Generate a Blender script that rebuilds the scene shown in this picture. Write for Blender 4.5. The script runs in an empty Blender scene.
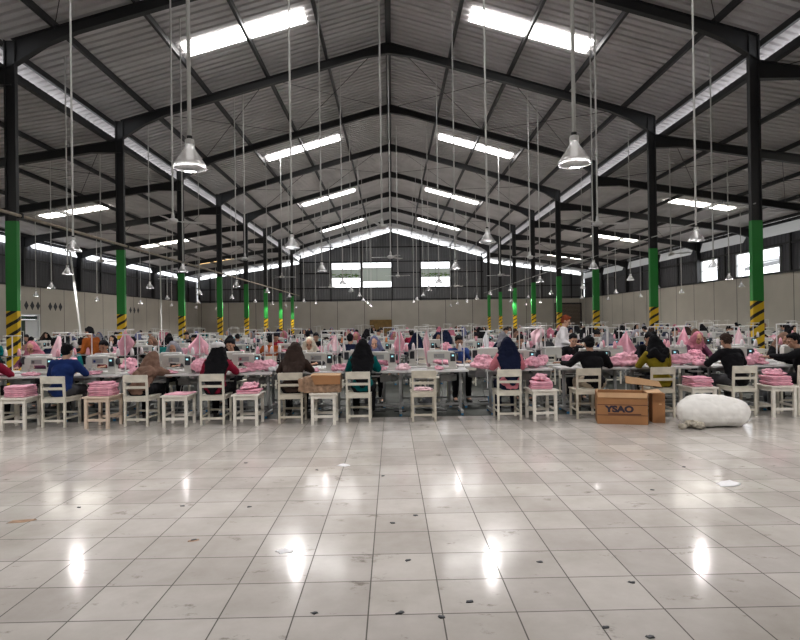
import bpy, bmesh, math, random
from mathutils import Vector, Matrix, Euler, noise
PI = math.pi
R = math.radians
random.seed(7)
scene = bpy.context.scene
COL = scene.collection

# ------------------------------------------------------------------ camera
CAMZ = 1.57
F = 569.0
cam_data = bpy.data.cameras.new('camera'); cam = bpy.data.objects.new('camera', cam_data); COL.objects.link(cam)
cam_data.sensor_width = 36; cam_data.lens = F*36/800; cam_data.clip_end = 500
CM = Matrix.Rotation(-0.0141, 3, 'Z') @ Matrix.Rotation(PI/2+0.0035, 3, 'X') @ Matrix.Rotation(-0.014, 3, 'Z')
cam.matrix_world = Matrix.Translation((0, 0, CAMZ)) @ CM.to_4x4()
scene.camera = cam
def at(px, py, Y):
    d = CM @ Vector((px-400, 320-py, -F))
    t = Y/d.y
    return Vector((d.x*t, Y, CAMZ+d.z*t))
def atfloor(px, py):
    d = CM @ Vector((px-400, 320-py, -F)); t = -CAMZ/d.z
    return Vector((d.x*t, d.y*t, 0))

# ------------------------------------------------------------------ materials
MATS = {}
def mat(name, col, rough=.6, metal=0, var=0, vscale=6, bump=0, bscale=40, spec=.5, emit=None, estr=0, trans=0):
    if name in MATS: return MATS[name]
    m = bpy.data.materials.new(name); m.use_nodes = True
    nt = m.node_tree; b = nt.nodes['Principled BSDF']
    c = tuple(col)+(1,)
    b.inputs['Base Color'].default_value = c
    b.inputs['Roughness'].default_value = rough
    b.inputs['Metallic'].default_value = metal
    b.inputs['Specular IOR Level'].default_value = spec
    tc = nt.nodes.new('ShaderNodeTexCoord')
    if var:
        n = nt.nodes.new('ShaderNodeTexNoise'); n.inputs['Scale'].default_value = vscale; n.inputs['Detail'].default_value = 4
        nt.links.new(tc.outputs['Object'], n.inputs['Vector'])
        r = nt.nodes.new('ShaderNodeValToRGB')
        r.color_ramp.elements[0].position = .3; r.color_ramp.elements[1].position = .7
        r.color_ramp.elements[0].color = tuple(max(0, x*(1-var)) for x in col)+(1,)
        r.color_ramp.elements[1].color = tuple(min(1, x*(1+var)) for x in col)+(1,)
        nt.links.new(n.outputs['Fac'], r.inputs['Fac']); nt.links.new(r.outputs['Color'], b.inputs['Base Color'])
    if bump:
        n2 = nt.nodes.new('ShaderNodeTexNoise'); n2.inputs['Scale'].default_value = bscale
        nt.links.new(tc.outputs['Object'], n2.inputs['Vector'])
        bp = nt.nodes.new('ShaderNodeBump'); bp.inputs['Strength'].default_value = bump; bp.inputs['Distance'].default_value = .01
        nt.links.new(n2.outputs['Fac'], bp.inputs['Height']); nt.links.new(bp.outputs['Normal'], b.inputs['Normal'])
    if emit:
        b.inputs['Emission Color'].default_value = tuple(emit)+(1,); b.inputs['Emission Strength'].default_value = estr
    if trans:
        b.inputs['Transmission Weight'].default_value = trans
    MATS[name] = m
    return m

def floor_material():
    m = bpy.data.materials.new('glazed_floor_tiles'); m.use_nodes = True
    nt = m.node_tree; b = nt.nodes['Principled BSDF']; L = nt.links.new
    tc = nt.nodes.new('ShaderNodeTexCoord')
    mp = nt.nodes.new('ShaderNodeMapping'); mp.inputs['Location'].default_value = (40-.25, 40-3.06, 0)
    L(tc.outputs['Object'], mp.inputs['Vector'])
    br = nt.nodes.new('ShaderNodeTexBrick'); br.offset = 0; br.squash = 1
    for k, v in (('Scale', 1), ('Brick Width', .4), ('Row Height', .4), ('Mortar Size', .0042), ('Mortar Smooth', .15), ('Bias', 0)):
        br.inputs[k].default_value = v
    br.inputs['Color1'].default_value = (.52, .49, .465, 1); br.inputs['Color2'].default_value = (.63, .60, .57, 1)
    br.inputs['Mortar'].default_value = (.09, .08, .07, 1)
    L(mp.outputs['Vector'], br.inputs['Vector'])
    # cloudy dirt
    n = nt.nodes.new('ShaderNodeTexNoise'); n.inputs['Scale'].default_value = 1.3; n.inputs['Detail'].default_value = 7; n.inputs['Roughness'].default_value = .65
    L(tc.outputs['Object'], n.inputs['Vector'])
    r = nt.nodes.new('ShaderNodeValToRGB'); r.color_ramp.elements[0].position = .3; r.color_ramp.elements[1].position = .66
    r.color_ramp.elements[0].color = (.74, .73, .70, 1); r.color_ramp.elements[1].color = (1, 1, 1, 1)
    L(n.outputs['Fac'], r.inputs['Fac'])
    mx = nt.nodes.new('ShaderNodeMixRGB'); mx.blend_type = 'MULTIPLY'; mx.inputs[0].default_value = 1
    L(br.outputs['Color'], mx.inputs[1]); L(r.outputs['Color'], mx.inputs[2])
    # scuffs
    mp2 = nt.nodes.new('ShaderNodeMapping'); mp2.inputs['Scale'].default_value = (1, 1.6, 1)
    L(tc.outputs['Object'], mp2.inputs['Vector'])
    n2 = nt.nodes.new('ShaderNodeTexNoise'); n2.inputs['Scale'].default_value = 3.2; n2.inputs['Detail'].default_value = 9; n2.inputs['Roughness'].default_value = .72
    L(mp2.outputs['Vector'], n2.inputs['Vector'])
    r2 = nt.nodes.new('ShaderNodeValToRGB'); r2.color_ramp.elements[0].position = .325; r2.color_ramp.elements[1].position = .40
    r2.color_ramp.elements[0].color = (.42, .40, .36, 1); r2.color_ramp.elements[1].color = (1, 1, 1, 1)
    L(n2.outputs['Fac'], r2.inputs['Fac'])
    mx2 = nt.nodes.new('ShaderNodeMixRGB'); mx2.blend_type = 'MULTIPLY'; mx2.inputs[0].default_value = .8
    L(mx.outputs[0], mx2.inputs[1]); L(r2.outputs['Color'], mx2.inputs[2])
    L(mx2.outputs[0], b.inputs['Base Color'])
    n3 = nt.nodes.new('ShaderNodeTexNoise'); n3.inputs['Scale'].default_value = 2.5; n3.inputs['Detail'].default_value = 3
    L(tc.outputs['Object'], n3.inputs['Vector'])
    mr = nt.nodes.new('ShaderNodeMapRange'); mr.inputs['To Min'].default_value = .09; mr.inputs['To Max'].default_value = .17
    L(n3.outputs['Fac'], mr.inputs['Value'])
    ad = nt.nodes.new('ShaderNodeMath'); ad.operation = 'MULTIPLY_ADD'; ad.inputs[1].default_value = .5
    L(br.outputs['Fac'], ad.inputs[0]); L(mr.outputs['Result'], ad.inputs[2]); L(ad.outputs[0], b.inputs['Roughness'])
    bp = nt.nodes.new('ShaderNodeBump'); bp.inputs['Strength'].default_value = .03; bp.inputs['Distance'].default_value = .02
    n4 = nt.nodes.new('ShaderNodeTexNoise'); n4.inputs['Scale'].default_value = 2.2; L(tc.outputs['Object'], n4.inputs['Vector'])
    L(n4.outputs['Fac'], bp.inputs['Height']); L(bp.outputs['Normal'], b.inputs['Normal'])
    b.inputs['Specular IOR Level'].default_value = .42
    return m

def stripe_material():
    m = bpy.data.materials.new('yellow_black_hazard_paint'); m.use_nodes = True
    nt = m.node_tree; b = nt.nodes['Principled BSDF']; L = nt.links.new
    tc = nt.nodes.new('ShaderNodeTexCoord'); s = nt.nodes.new('ShaderNodeSeparateXYZ'); L(tc.outputs['Object'], s.inputs[0])
    a = nt.nodes.new('ShaderNodeMath'); a.operation = 'MULTIPLY_ADD'; a.inputs[1].default_value = -.55   # z - .55 (x + y)
    xy = nt.nodes.new('ShaderNodeMath'); xy.operation = 'ADD'; L(s.outputs['X'], xy.inputs[0])
    sg = nt.nodes.new('ShaderNodeMath'); sg.operation = 'SIGN'; L(s.outputs['X'], sg.inputs[0])
    y0 = nt.nodes.new('ShaderNodeMath'); y0.operation = 'ADD'; y0.inputs[1].default_value = .067; L(s.outputs['Y'], y0.inputs[0])
    ym = nt.nodes.new('ShaderNodeMath'); ym.operation = 'MULTIPLY'; L(sg.outputs[0], ym.inputs[0]); L(y0.outputs[0], ym.inputs[1]); L(ym.outputs[0], xy.inputs[1])
    L(xy.outputs[0], a.inputs[0]); L(s.outputs['Z'], a.inputs[2])
    nz = nt.nodes.new('ShaderNodeTexNoise'); nz.inputs['Scale'].default_value = 5; L(tc.outputs['Object'], nz.inputs['Vector'])
    a1 = nt.nodes.new('ShaderNodeMath'); a1.operation = 'MULTIPLY_ADD'; a1.inputs[1].default_value = .04; L(nz.outputs['Fac'], a1.inputs[0]); L(a.outputs[0], a1.inputs[2])
    d = nt.nodes.new('ShaderNodeMath'); d.operation = 'DIVIDE'; d.inputs[1].default_value = .29; L(a1.outputs[0], d.inputs[0])
    fr = nt.nodes.new('ShaderNodeMath'); fr.operation = 'FRACT'; L(d.outputs[0], fr.inputs[0])
    g = nt.nodes.new('ShaderNodeMath'); g.operation = 'GREATER_THAN'; g.inputs[1].default_value = .66; L(fr.outputs[0], g.inputs[0])
    mx = nt.nodes.new('ShaderNodeMixRGB'); mx.inputs[1].default_value = (.86, .56, .02, 1); mx.inputs[2].default_value = (.015, .013, .012, 1)
    L(g.outputs[0], mx.inputs[0]); L(mx.outputs[0], b.inputs['Base Color']); b.inputs['Roughness'].default_value = .45
    return m

def panel_material(name, col, step, axis):
    """cast wall panels with a dark vertical joint every step metres along axis"""
    m = bpy.data.materials.new(name); m.use_nodes = True
    nt = m.node_tree; b = nt.nodes['Principled BSDF']; L = nt.links.new
    tc = nt.nodes.new('ShaderNodeTexCoord'); s = nt.nodes.new('ShaderNodeSeparateXYZ'); L(tc.outputs['Object'], s.inputs[0])
    d = nt.nodes.new('ShaderNodeMath'); d.operation = 'DIVIDE'; d.inputs[1].default_value = step; L(s.outputs[axis], d.inputs[0])
    fr = nt.nodes.new('ShaderNodeMath'); fr.operation = 'FRACT'; L(d.outputs[0], fr.inputs[0])
    g = nt.nodes.new('ShaderNodeMath'); g.operation = 'GREATER_THAN'; g.inputs[1].default_value = 1-.05/step; L(fr.outputs[0], g.inputs[0])
    n = nt.nodes.new('ShaderNodeTexNoise'); n.inputs['Scale'].default_value = .7; n.inputs['Detail'].default_value = 5; L(tc.outputs['Object'], n.inputs['Vector'])
    r = nt.nodes.new('ShaderNodeValToRGB'); r.color_ramp.elements[0].position = .3; r.color_ramp.elements[1].position = .7
    r.color_ramp.elements[0].color = tuple(x*.88 for x in col)+(1,); r.color_ramp.elements[1].color = tuple(col)+(1,)
    L(n.outputs['Fac'], r.inputs['Fac'])
    mx = nt.nodes.new('ShaderNodeMixRGB'); mx.inputs[2].default_value = (.10, .095, .085, 1)
    L(g.outputs[0], mx.inputs[0]); L(r.outputs['Color'], mx.inputs[1]); L(mx.outputs[0], b.inputs['Base Color']); b.inputs['Roughness'].default_value = .85
    return m

def lampglass_material():
    m = bpy.data.materials.new('ribbed_clear_acrylic'); m.use_nodes = True
    nt = m.node_tree; L = nt.links.new; nt.nodes.remove(nt.nodes['Principled BSDF']); out = nt.nodes['Material Output']
    t = nt.nodes.new('ShaderNodeBsdfTransparent'); t.inputs[0].default_value = (.9, .9, .9, 1)
    g = nt.nodes.new('ShaderNodeBsdfGlossy'); g.inputs['Roughness'].default_value = .12; g.inputs[0].default_value = (.9, .9, .92, 1)
    tr = nt.nodes.new('ShaderNodeBsdfTranslucent'); tr.inputs[0].default_value = (.75, .75, .75, 1)
    d = nt.nodes.new('ShaderNodeMixShader'); d.inputs[0].default_value = .5; L(g.outputs[0], d.inputs[1]); L(tr.outputs[0], d.inputs[2])
    mx = nt.nodes.new('ShaderNodeMixShader'); mx.inputs[0].default_value = .68
    L(t.outputs[0], mx.inputs[1]); L(d.outputs[0], mx.inputs[2]); L(mx.outputs[0], out.inputs['Surface'])
    return m

M = dict(
    floor=floor_material(), stripe=stripe_material(), lampglass=lampglass_material(),
    wallp=panel_material('painted_wall_panels_side', (.60, .565, .50), 2.5, 'Y'), wallb=panel_material('painted_wall_panels_back', (.60, .565, .50), 3.0, 'X'),
    roof=mat('galvanised_roof_sheet', (.62, .60, .60), .6, .05, var=.12, vscale=.8),
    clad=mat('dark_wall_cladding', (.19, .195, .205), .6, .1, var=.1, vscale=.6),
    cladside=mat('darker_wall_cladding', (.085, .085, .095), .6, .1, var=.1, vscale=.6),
    steel=mat('black_structural_steel', (.026, .026, .028), .5, .1),
    green=mat('green_column_paint', (.024, .27, .045), .45),
    pipe=mat('grey_white_pipe', (.62, .62, .60), .5), conduit=mat('dirty_cream_conduit', (.36, .31, .24), .6, var=.2),
    wood=mat('whitewashed_wood', (.66, .63, .54), .6, var=.12, vscale=9, bump=.15), wood2=mat('greyish_cream_wood', (.55, .51, .42), .6, var=.12, vscale=9, bump=.15),
    stoolw=mat('white_painted_wood', (.74, .71, .64), .6, var=.1, vscale=9, bump=.15), stoolt=mat('pinkish_bare_wood', (.66, .54, .43), .6, var=.12, vscale=9, bump=.15),
    laminate=mat('pale_laminate', (.66, .66, .66), .35), frame=mat('grey_table_steel', (.33, .34, .34), .45, .2),
    blue=mat('blue_rubber', (.02, .18, .38), .6), machine=mat('off_white_enamel', (.64, .64, .60), .35), mtop=mat('bright_white_enamel', (.85, .85, .84), .35),
    dark=mat('dark_plastic', (.025, .028, .035), .45), chrome=mat('polished_steel', (.7, .7, .72), .2, 1),
    display=mat('lit_cyan_display', (.1, .5, .6), .4, emit=(.6, .95, 1), estr=.5),
    white=mat('white_paint', (.78, .78, .77), .5), coneW=mat('white_thread', (.85, .8, .82), .8), coneP=mat('pink_thread', (.85, .42, .5), .8), coneO=mat('orange_thread', (.75, .25, .08), .8),
    pink=mat('pink_fabric', (.84, .44, .54), .85, var=.14, vscale=7, bump=.3), pink2=mat('dusty_pink_fabric', (.68, .31, .40), .85, var=.2, vscale=12, bump=.3),
    pinkpale=mat('pale_pink_fabric', (.88, .62, .68), .85, var=.1), navyf=mat('navy_fabric', (.02, .028, .06), .85, var=.3), whitef=mat('white_fabric', (.75, .75, .77), .85, var=.1),
    card=mat('brown_cardboard', (.33, .155, .06), .75, var=.1, vscale=5), card2=mat('light_cardboard', (.52, .32, .17), .75, var=.1), cardd=mat('wrinkled_brown_paper', (.30, .19, .12), .75, var=.35, vscale=16, bump=.5),
    ink=mat('dark_printing_ink', (.02, .015, .03), .7), line=mat('dark_brown_print', (.09, .03, .015), .7),
    sack=mat('white_woven_sack', (.80, .79, .76), .6, var=.05, vscale=12, bump=.3, bscale=25), sackt=mat('dirty_tied_sack_end', (.35, .32, .26), .8, var=.5, vscale=14),
    shut=mat('brown_shutter', (.17, .135, .11), .6, var=.1), gold=mat('golden_brown_wood', (.24, .14, .035), .5, var=.25, vscale=3),
    foliage=mat('green_foliage', (.12, .25, .03), .8, var=.5, vscale=5), greypanel=mat('grey_translucent_sheet', (.30, .33, .30), .5, emit=(.33, .37, .33), estr=.35),
    alu=mat('white_aluminium', (.75, .78, .8), .4), glass=mat('door_glass', (.05, .08, .08), .1),
    skin=mat('brown_skin', (.42, .23, .15), .55), skin2=mat('light_brown_skin', (.55, .33, .23), .55),
    eye=mat('dark_eye', (.01, .01, .01), .3), lip=mat('lip', (.30, .09, .07), .5), sole=mat('dark_shoe', (.03, .028, .028), .6),
)
def glow(name, col, s):
    m = bpy.data.materials.new(name); m.use_nodes = True; nt = m.node_tree
    b = nt.nodes['Principled BSDF']; b.inputs['Base Color'].default_value = (.6, .6, .6, 1); b.inputs['Emission Color'].default_value = tuple(col)+(1,); b.inputs['Emission Strength'].default_value = s
    m.cycles.emission_sampling = 'FRONT_BACK'
    return m
M['sky'] = glow('daylit_fibreglass_sheet', (1, .98, .96), 9.5)
M['skyside'] = glow('daylit_side_fibreglass_sheet', (1, .96, .86), 8.0)
M['skyyel'] = glow('daylit_yellowed_fibreglass_sheet', (1, .62, .25), 1.6)
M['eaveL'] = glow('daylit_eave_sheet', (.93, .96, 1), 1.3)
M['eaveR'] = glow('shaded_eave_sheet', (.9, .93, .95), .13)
M['bulb'] = glow('lamp_bulb', (1, .97, .93), .6)
M['pane'] = glow('bright_louvre_glass', (.93, .96, 1), 1.4)

# ------------------------------------------------------------------ mesh helpers
def lerp(a, b, t): return a+(b-a)*t
class MB:
    def __init__(s): s.v = []; s.f = []; s.m = []; s.cur = 0
    def add(s, vs, fs):
        o = len(s.v); s.v += [tuple(v) for v in vs]; s.f += [tuple(i+o for i in f) for f in fs]; s.m += [s.cur]*len(fs); return s
    def mesh_add(s, mb, X=None, mi=None):
        o = len(s.v); s.v += [tuple((X @ Vector(v)) if X else v) for v in mb.v]; s.f += [tuple(i+o for i in f) for f in mb.f]; s.m += [m if mi is None else mi for m in mb.m]; return s
    def box(s, x0, y0, z0, x1, y1, z1, X=None, bev=0):
        if bev:
            b = bev; vs = []
            # chamfered box by 3 rings per axis corner
            bm = bmesh.new(); bmesh.ops.create_cube(bm, size=1)
            for v in bm.verts: v.co = Vector(((x0+x1)/2+v.co.x*(x1-x0), (y0+y1)/2+v.co.y*(y1-y0), (z0+z1)/2+v.co.z*(z1-z0)))
            bmesh.ops.bevel(bm, geom=bm.edges[:], offset=b, segments=2, affect='EDGES', profile=.6)
            bm.verts.index_update(); vs = [(X @ v.co) if X else v.co.copy() for v in bm.verts]; fs = [[v.index for v in f.verts] for f in bm.faces]; bm.free()
            return s.add(vs, fs)
        vs = [Vector(p) for p in ((x0,y0,z0),(x1,y0,z0),(x1,y1,z0),(x0,y1,z0),(x0,y0,z1),(x1,y0,z1),(x1,y1,z1),(x0,y1,z1))]
        if X: vs = [X @ v for v in vs]
        return s.add(vs, [(3,2,1,0),(4,5,6,7),(0,1,5,4),(1,2,6,5),(2,3,7,6),(3,0,4,7)])
    def cbox(s, c, d, X=None, bev=0):
        return s.box(c[0]-d[0]/2, c[1]-d[1]/2, c[2]-d[2]/2, c[0]+d[0]/2, c[1]+d[1]/2, c[2]+d[2]/2, X, bev)
    def bar(s, p, q, w, h, up=(0,0,1)):
        p = Vector(p); q = Vector(q); d = (q-p).normalized(); u = Vector(up)
        if abs(d.dot(u)) > .95: u = Vector((0,1,0))
        a = d.cross(u).normalized(); b = a.cross(d).normalized()
        vs = [e+a*sx*w/2+b*sz*h/2 for e in (p, q) for sx, sz in ((-1,-1),(1,-1),(1,1),(-1,1))]
        return s.add(vs, [(3,2,1,0),(4,5,6,7),(0,1,5,4),(1,2,6,5),(2,3,7,6),(3,0,4,7)])
    def tube(s, pts, r, n=8, r2=None, caps=True):
        pts = [Vector(p) for p in pts]; rings = []; k = len(pts)
        for i, p in enumerate(pts):
            d = (pts[min(i+1, k-1)]-pts[max(i-1, 0)]).normalized()
            u = Vector((0,0,1)) if abs(d.z) < .9 else Vector((0,1,0))
            a = d.cross(u).normalized(); b = a.cross(d)
            rr = r if r2 is None else lerp(r, r2, i/(k-1))
            rings.append([p+a*math.cos(t*2*PI/n)*rr+b*math.sin(t*2*PI/n)*rr for t in range(n)])
        fs = [(i*n+t, i*n+(t+1) % n, (i+1)*n+(t+1) % n, (i+1)*n+t) for i in range(k-1) for t in range(n)]
        if caps: fs += [tuple(range(n-1, -1, -1)), tuple((k-1)*n+t for t in range(n))]
        return s.add([v for r_ in rings for v in r_], fs)
    def lathe(s, prof, n=20, c=(0,0,0), axis='Z'):
        vs = []
        for r, z in prof:
            for t in range(n):
                a = 2*PI*t/n; p = (r*math.cos(a), r*math.sin(a), z)
                if axis == 'X': p = (z, p[0], p[1])
                if axis == 'Y': p = (p[0], z, p[1])
                vs.append((c[0]+p[0], c[1]+p[1], c[2]+p[2]))
        fs = [(i*n+t, i*n+(t+1) % n, (i+1)*n+(t+1) % n, (i+1)*n+t) for i in range(len(prof)-1) for t in range(n)]
        return s.add(vs, fs)
    def prism(s, poly, y0, y1, axis='Y'):
        n = len(poly)
        def P(a, b, y): return (a, y, b) if axis == 'Y' else ((y, a, b) if axis == 'X' else (a, b, y))
        vs = [P(a, b, y0) for a, b in poly]+[P(a, b, y1) for a, b in poly]
        return s.add(vs, [tuple(range(n-1, -1, -1)), tuple(range(n, 2*n))]+[(i, (i+1) % n, n+(i+1) % n, n+i) for i in range(n)])
    def mesh(s, name, smooth=False):
        me = bpy.data.meshes.new(name); me.from_pydata(s.v, [], s.f)
        for p, mi in zip(me.polygons, s.m): p.material_index = mi; p.use_smooth = smooth
        bm = bmesh.new(); bm.from_mesh(me); bmesh.ops.recalc_face_normals(bm, faces=bm.faces); bm.to_mesh(me); bm.free()
        return me
    def build(s, name, mats, parent=None, smooth=False, autosmooth=False):
        me = s.mesh(name, smooth)
        if autosmooth:
            for p in me.polygons: p.use_smooth = True
            me.set_sharp_from_angle(angle=R(35))
        return link(name, me, mats, parent)
def link(name, me, mats, parent=None):
    if not isinstance(mats, (list, tuple)): mats = [mats]
    for m in mats: me.materials.append(m)
    o = bpy.data.objects.new(name, me); COL.objects.link(o); o.parent = parent
    return o
def tag(o, label, cat, group=None, kind=None):
    o['label'] = label; o['category'] = cat
    if group: o['group'] = group
    if kind: o['kind'] = kind
    return o
def thing(name, label=None, cat=None, group=None, loc=(0,0,0), rz=0):
    o = bpy.data.objects.new(name, None); COL.objects.link(o); o.location = loc; o.rotation_euler = (0, 0, rz); o.empty_display_size = .1
    if label: tag(o, label, cat, group)
    return o
KIDS = {}
def kids(o):
    if o.name not in KIDS: KIDS[o.name] = list(o.children)
    return KIDS[o.name]
def dup(o, loc=None, rz=None, label=None, group=None, recolor=None, parent=None, top=True):
    c = o.copy(); COL.objects.link(c); c.parent = parent
    if loc is not None: c.location = loc
    if rz is not None: c.rotation_euler = (0, 0, rz)
    if top and label: c['label'] = label
    if top and group: c['group'] = group
    if recolor and c.type == 'MESH':
        for base, mm in recolor.items():
            if o.name.split('.')[0] == base:
                c.material_slots[0].link = 'OBJECT'; c.material_slots[0].material = mm
    for ch in kids(o): dup(ch, recolor=recolor, parent=c, top=False)
    return c
def structure(o): o['kind'] = 'structure'; return o
def flatten(root, name):
    """one mesh of a thing with all its parts, for copies too small to show them"""
    mb = MB(); mats = []
    def rec(o, X):
        X = X @ o.matrix_basis
        if o.type == 'MESH':
            idx = []
            for sl in o.material_slots:
                if sl.material not in mats: mats.append(sl.material)
                idx.append(mats.index(sl.material))
            off = len(mb.v); mb.v += [tuple(X @ v.co) for v in o.data.vertices]
            for p in o.data.polygons: mb.f.append(tuple(i+off for i in p.vertices)); mb.m.append(idx[p.material_index])
        for ch in kids(o): rec(ch, X)
    for ch in kids(root): rec(ch, Matrix.Identity(4))
    o = mb.build(name, mats, None, autosmooth=True)
    return o
def remove_tree(o):
    for ch in kids(o): remove_tree(ch)
    bpy.data.objects.remove(o)

# organic union of capsules / ellipsoids
def cap(p, r, q, r2, n=12):
    p = Vector(p); q = Vector(q); mb = MB(); d = q-p; L = d.length
    if L < 1e-5: return ell(p, (r, r, r))
    d.normalize(); u = Vector((0,0,1)) if abs(d.z) < .9 else Vector((0,1,0)); a = d.cross(u).normalized(); b = a.cross(d)
    vs = []; ks = []
    for i in range(1, 5): ks.append((p, r, -math.cos(i*PI/8)*r, math.sin(i*PI/8)*r))
    for i in range(4, 8): ks.append((q, r2, -math.cos(i*PI/8)*r2, math.sin(i*PI/8)*r2))
    vs.append(p-d*r)
    for c, _, h, rr in ks:
        for t in range(n): vs.append(c+d*h+(a*math.cos(2*PI*t/n)+b*math.sin(2*PI*t/n))*rr)
    vs.append(q+d*r2)
    fs = [(0, 1+(t+1) % n, 1+t) for t in range(n)]
    for i in range(7):
        for t in range(n): fs.append((1+i*n+t, 1+i*n+(t+1) % n, 1+(i+1)*n+(t+1) % n, 1+(i+1)*n+t))
    e = len(vs)-1; fs += [(e, 1+7*n+t, 1+7*n+(t+1) % n) for t in range(n)]
    return mb.add(vs, fs)
def ell(c, r, X=None, n=14, m=10):
    mb = MB(); vs = [Vector((0, 0, -1))]
    for i in range(1, m):
        for t in range(n): vs.append(Vector((math.sin(PI*i/m)*math.cos(2*PI*t/n), math.sin(PI*i/m)*math.sin(2*PI*t/n), -math.cos(PI*i/m))))
    vs.append(Vector((0, 0, 1)))
    fs = [(0, 1+(t+1) % n, 1+t) for t in range(n)]
    for i in range(m-2):
        for t in range(n): fs.append((1+i*n+t, 1+i*n+(t+1) % n, 1+(i+1)*n+(t+1) % n, 1+(i+1)*n+t))
    e = len(vs)-1; fs += [(e, 1+(m-2)*n+t, 1+(m-2)*n+(t+1) % n) for t in range(n)]
    vs = [Vector((v.x*r[0], v.y*r[1], v.z*r[2])) for v in vs]
    if X: vs = [X @ v for v in vs]
    return mb.add([v+Vector(c) for v in vs], fs)
def blob(name, prims, voxel=.014, smooth=3, wr=0, wscale=9):
    mb = MB()
    for p in prims: mb.mesh_add(p)
    me = mb.mesh(name); o = bpy.data.objects.new('tmp', me); COL.objects.link(o)
    md = o.modifiers.new('r', 'REMESH'); md.mode = 'VOXEL'; md.voxel_size = voxel
    if smooth: sm = o.modifiers.new('s', 'SMOOTH'); sm.factor = .5; sm.iterations = smooth
    dg = bpy.context.evaluated_depsgraph_get(); out = bpy.data.meshes.new_from_object(o.evaluated_get(dg)); out.name = name
    bpy.data.objects.remove(o)
    if wr:
        ns = [v.normal.copy() for v in out.vertices]
        for v, n_ in zip(out.vertices, ns):
            c = v.co*wscale
            v.co += n_*wr*(abs(noise.noise(c))*1.6-.5+.5*noise.noise(c*2.3))
    for p in out.polygons: p.use_smooth = True
    return out

# ------------------------------------------------------------------ building shell
XC = 10.0; XW = 21.4; YB = 63.1; YF = -14.0; RZ = 12.15; SL = .285
def zroof(x): return RZ-SL*abs(x)
def zside(x): return 8.6-.15*(abs(x)-10)
FR = [15.1+6*k for k in range(-4, 9)]        # portal frames
structure(MB().box(-23, YF-.3, -.15, 23, YB+.3, 0).build('floor', M['floor']))

structure(MB().box(-18.5, 9.42, 0, 18.5, 36, .004).build('floor_sewing_area', mat('worn_dark_green_floor_paint', (.04, .046, .038), .6, var=.35, vscale=1.5)))

def corrugated(x0, z0, x1, z1, y0, y1, per=.30, amp=.11):
    mb = MB(); n = int((y1-y0)/per); vs = []; th = .0
    for i in range(n):
        for k, (t, h) in enumerate(((0, 0), (.62, 0), (.67, amp), (.95, amp))):
            y = y0+(i+t)*per; vs += [(x0, y, z0+h), (x1, y, z1+h)]
    fs = [(2*i, 2*i+1, 2*i+3, 2*i+2) for i in range(len(vs)//2-1)]
    return mb.add(vs, fs)
rf = corrugated(0, RZ, 11.0, zroof(11.0), YF-1, YB+2.2); rf.mesh_add(corrugated(0, RZ, -11.0, zroof(11.0), YF-1, YB+2.2))
structure(rf.build('ceiling_main', M['roof']))
for s, nm in ((-1, 'left'), (1, 'right')):
    structure(corrugated(s*10.35, zside(10.35), s*22.1, zside(22.1), YF-1, YB+1.2).build('ceiling_'+nm, M['roof']))

TR = [0]
def trim(mb, m=None):
    TR[0] += 1; return structure(mb.build('trim_%d' % TR[0], m or M['steel']))
def ibeam(mb, pts, width=.18, ft=.018):
    """pts: (x, ztop, zbot) along a frame at y; returns I section web + flanges"""
    for (xa, ta, ba), (xb, tb, bb) in zip(pts[:-1], pts[1:]):
        for y0, y1, fa, fb in ((-.008, .008, (ta, ba), (tb, bb)), (-width/2, width/2, (ta, ta-ft), (tb, tb-ft)), (-width/2, width/2, (ba+ft, ba), (bb+ft, bb))):
            vs = [(xa, y0, fa[1]), (xb, y0, fb[1]), (xb, y0, fb[0]), (xa, y0, fa[0]), (xa, y1, fa[1]), (xb, y1, fb[1]), (xb, y1, fb[0]), (xa, y1, fa[0])]
            mb.add(vs, [(0,1,2,3),(7,6,5,4),(0,4,5,1),(1,5,6,2),(2,6,7,3),(3,7,4,0)])
    return mb
for_col = .147
raf = MB()
for s in (-1, 1):
    P = lambda x, d: (s*x, zroof(x)-.20, zroof(x)-.20-d)
    ibeam(raf, [P(0, .42), P(.9, .30), P(8.2, .30), P(9.0, .40), P(9.88, .70)])
raf_me = raf.mesh('rafter'); raf_me.materials.append(M['steel'])
saf = {}
for s in (-1, 1):
    a = MB(); Q = lambda x, d: (s*x, zside(x)-.18, zside(x)-.18-d)
    ibeam(a, [Q(9.9, .50), Q(11.0, .32), Q(19.6, .34), Q(20.6, .45), Q(21.25, .6)])
    saf[s] = a.mesh('side_rafter'); saf[s].materials.append(M['steel'])
for y in FR[:-1]:
    for me in (raf_me, saf[-1], saf[1]):
        TR[0] += 1; o = bpy.data.objects.new('trim_%d' % TR[0], me); COL.objects.link(o); o.location = (0, y, 0); structure(o)
PUR = [0, 2.28, 4.48, 6.65, 8.8, 10.3]
SPUR = [12.5, 14.7, 16.9, 19.0, 21.0]
for x in PUR:
    for s in ((-1, 1) if x else (1,)):
        z = zroof(x); w = .09 if x else .2
        trim(MB().box(s*x-w/2, YF, z-.2, s*x+w/2, YB+2, z-.015))
for x in SPUR:
    for s in (-1, 1):
        z = zside(x); trim(MB().box(s*x-.04, YF, z-.18, s*x+.04, YB+.2, z-.02))
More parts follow.
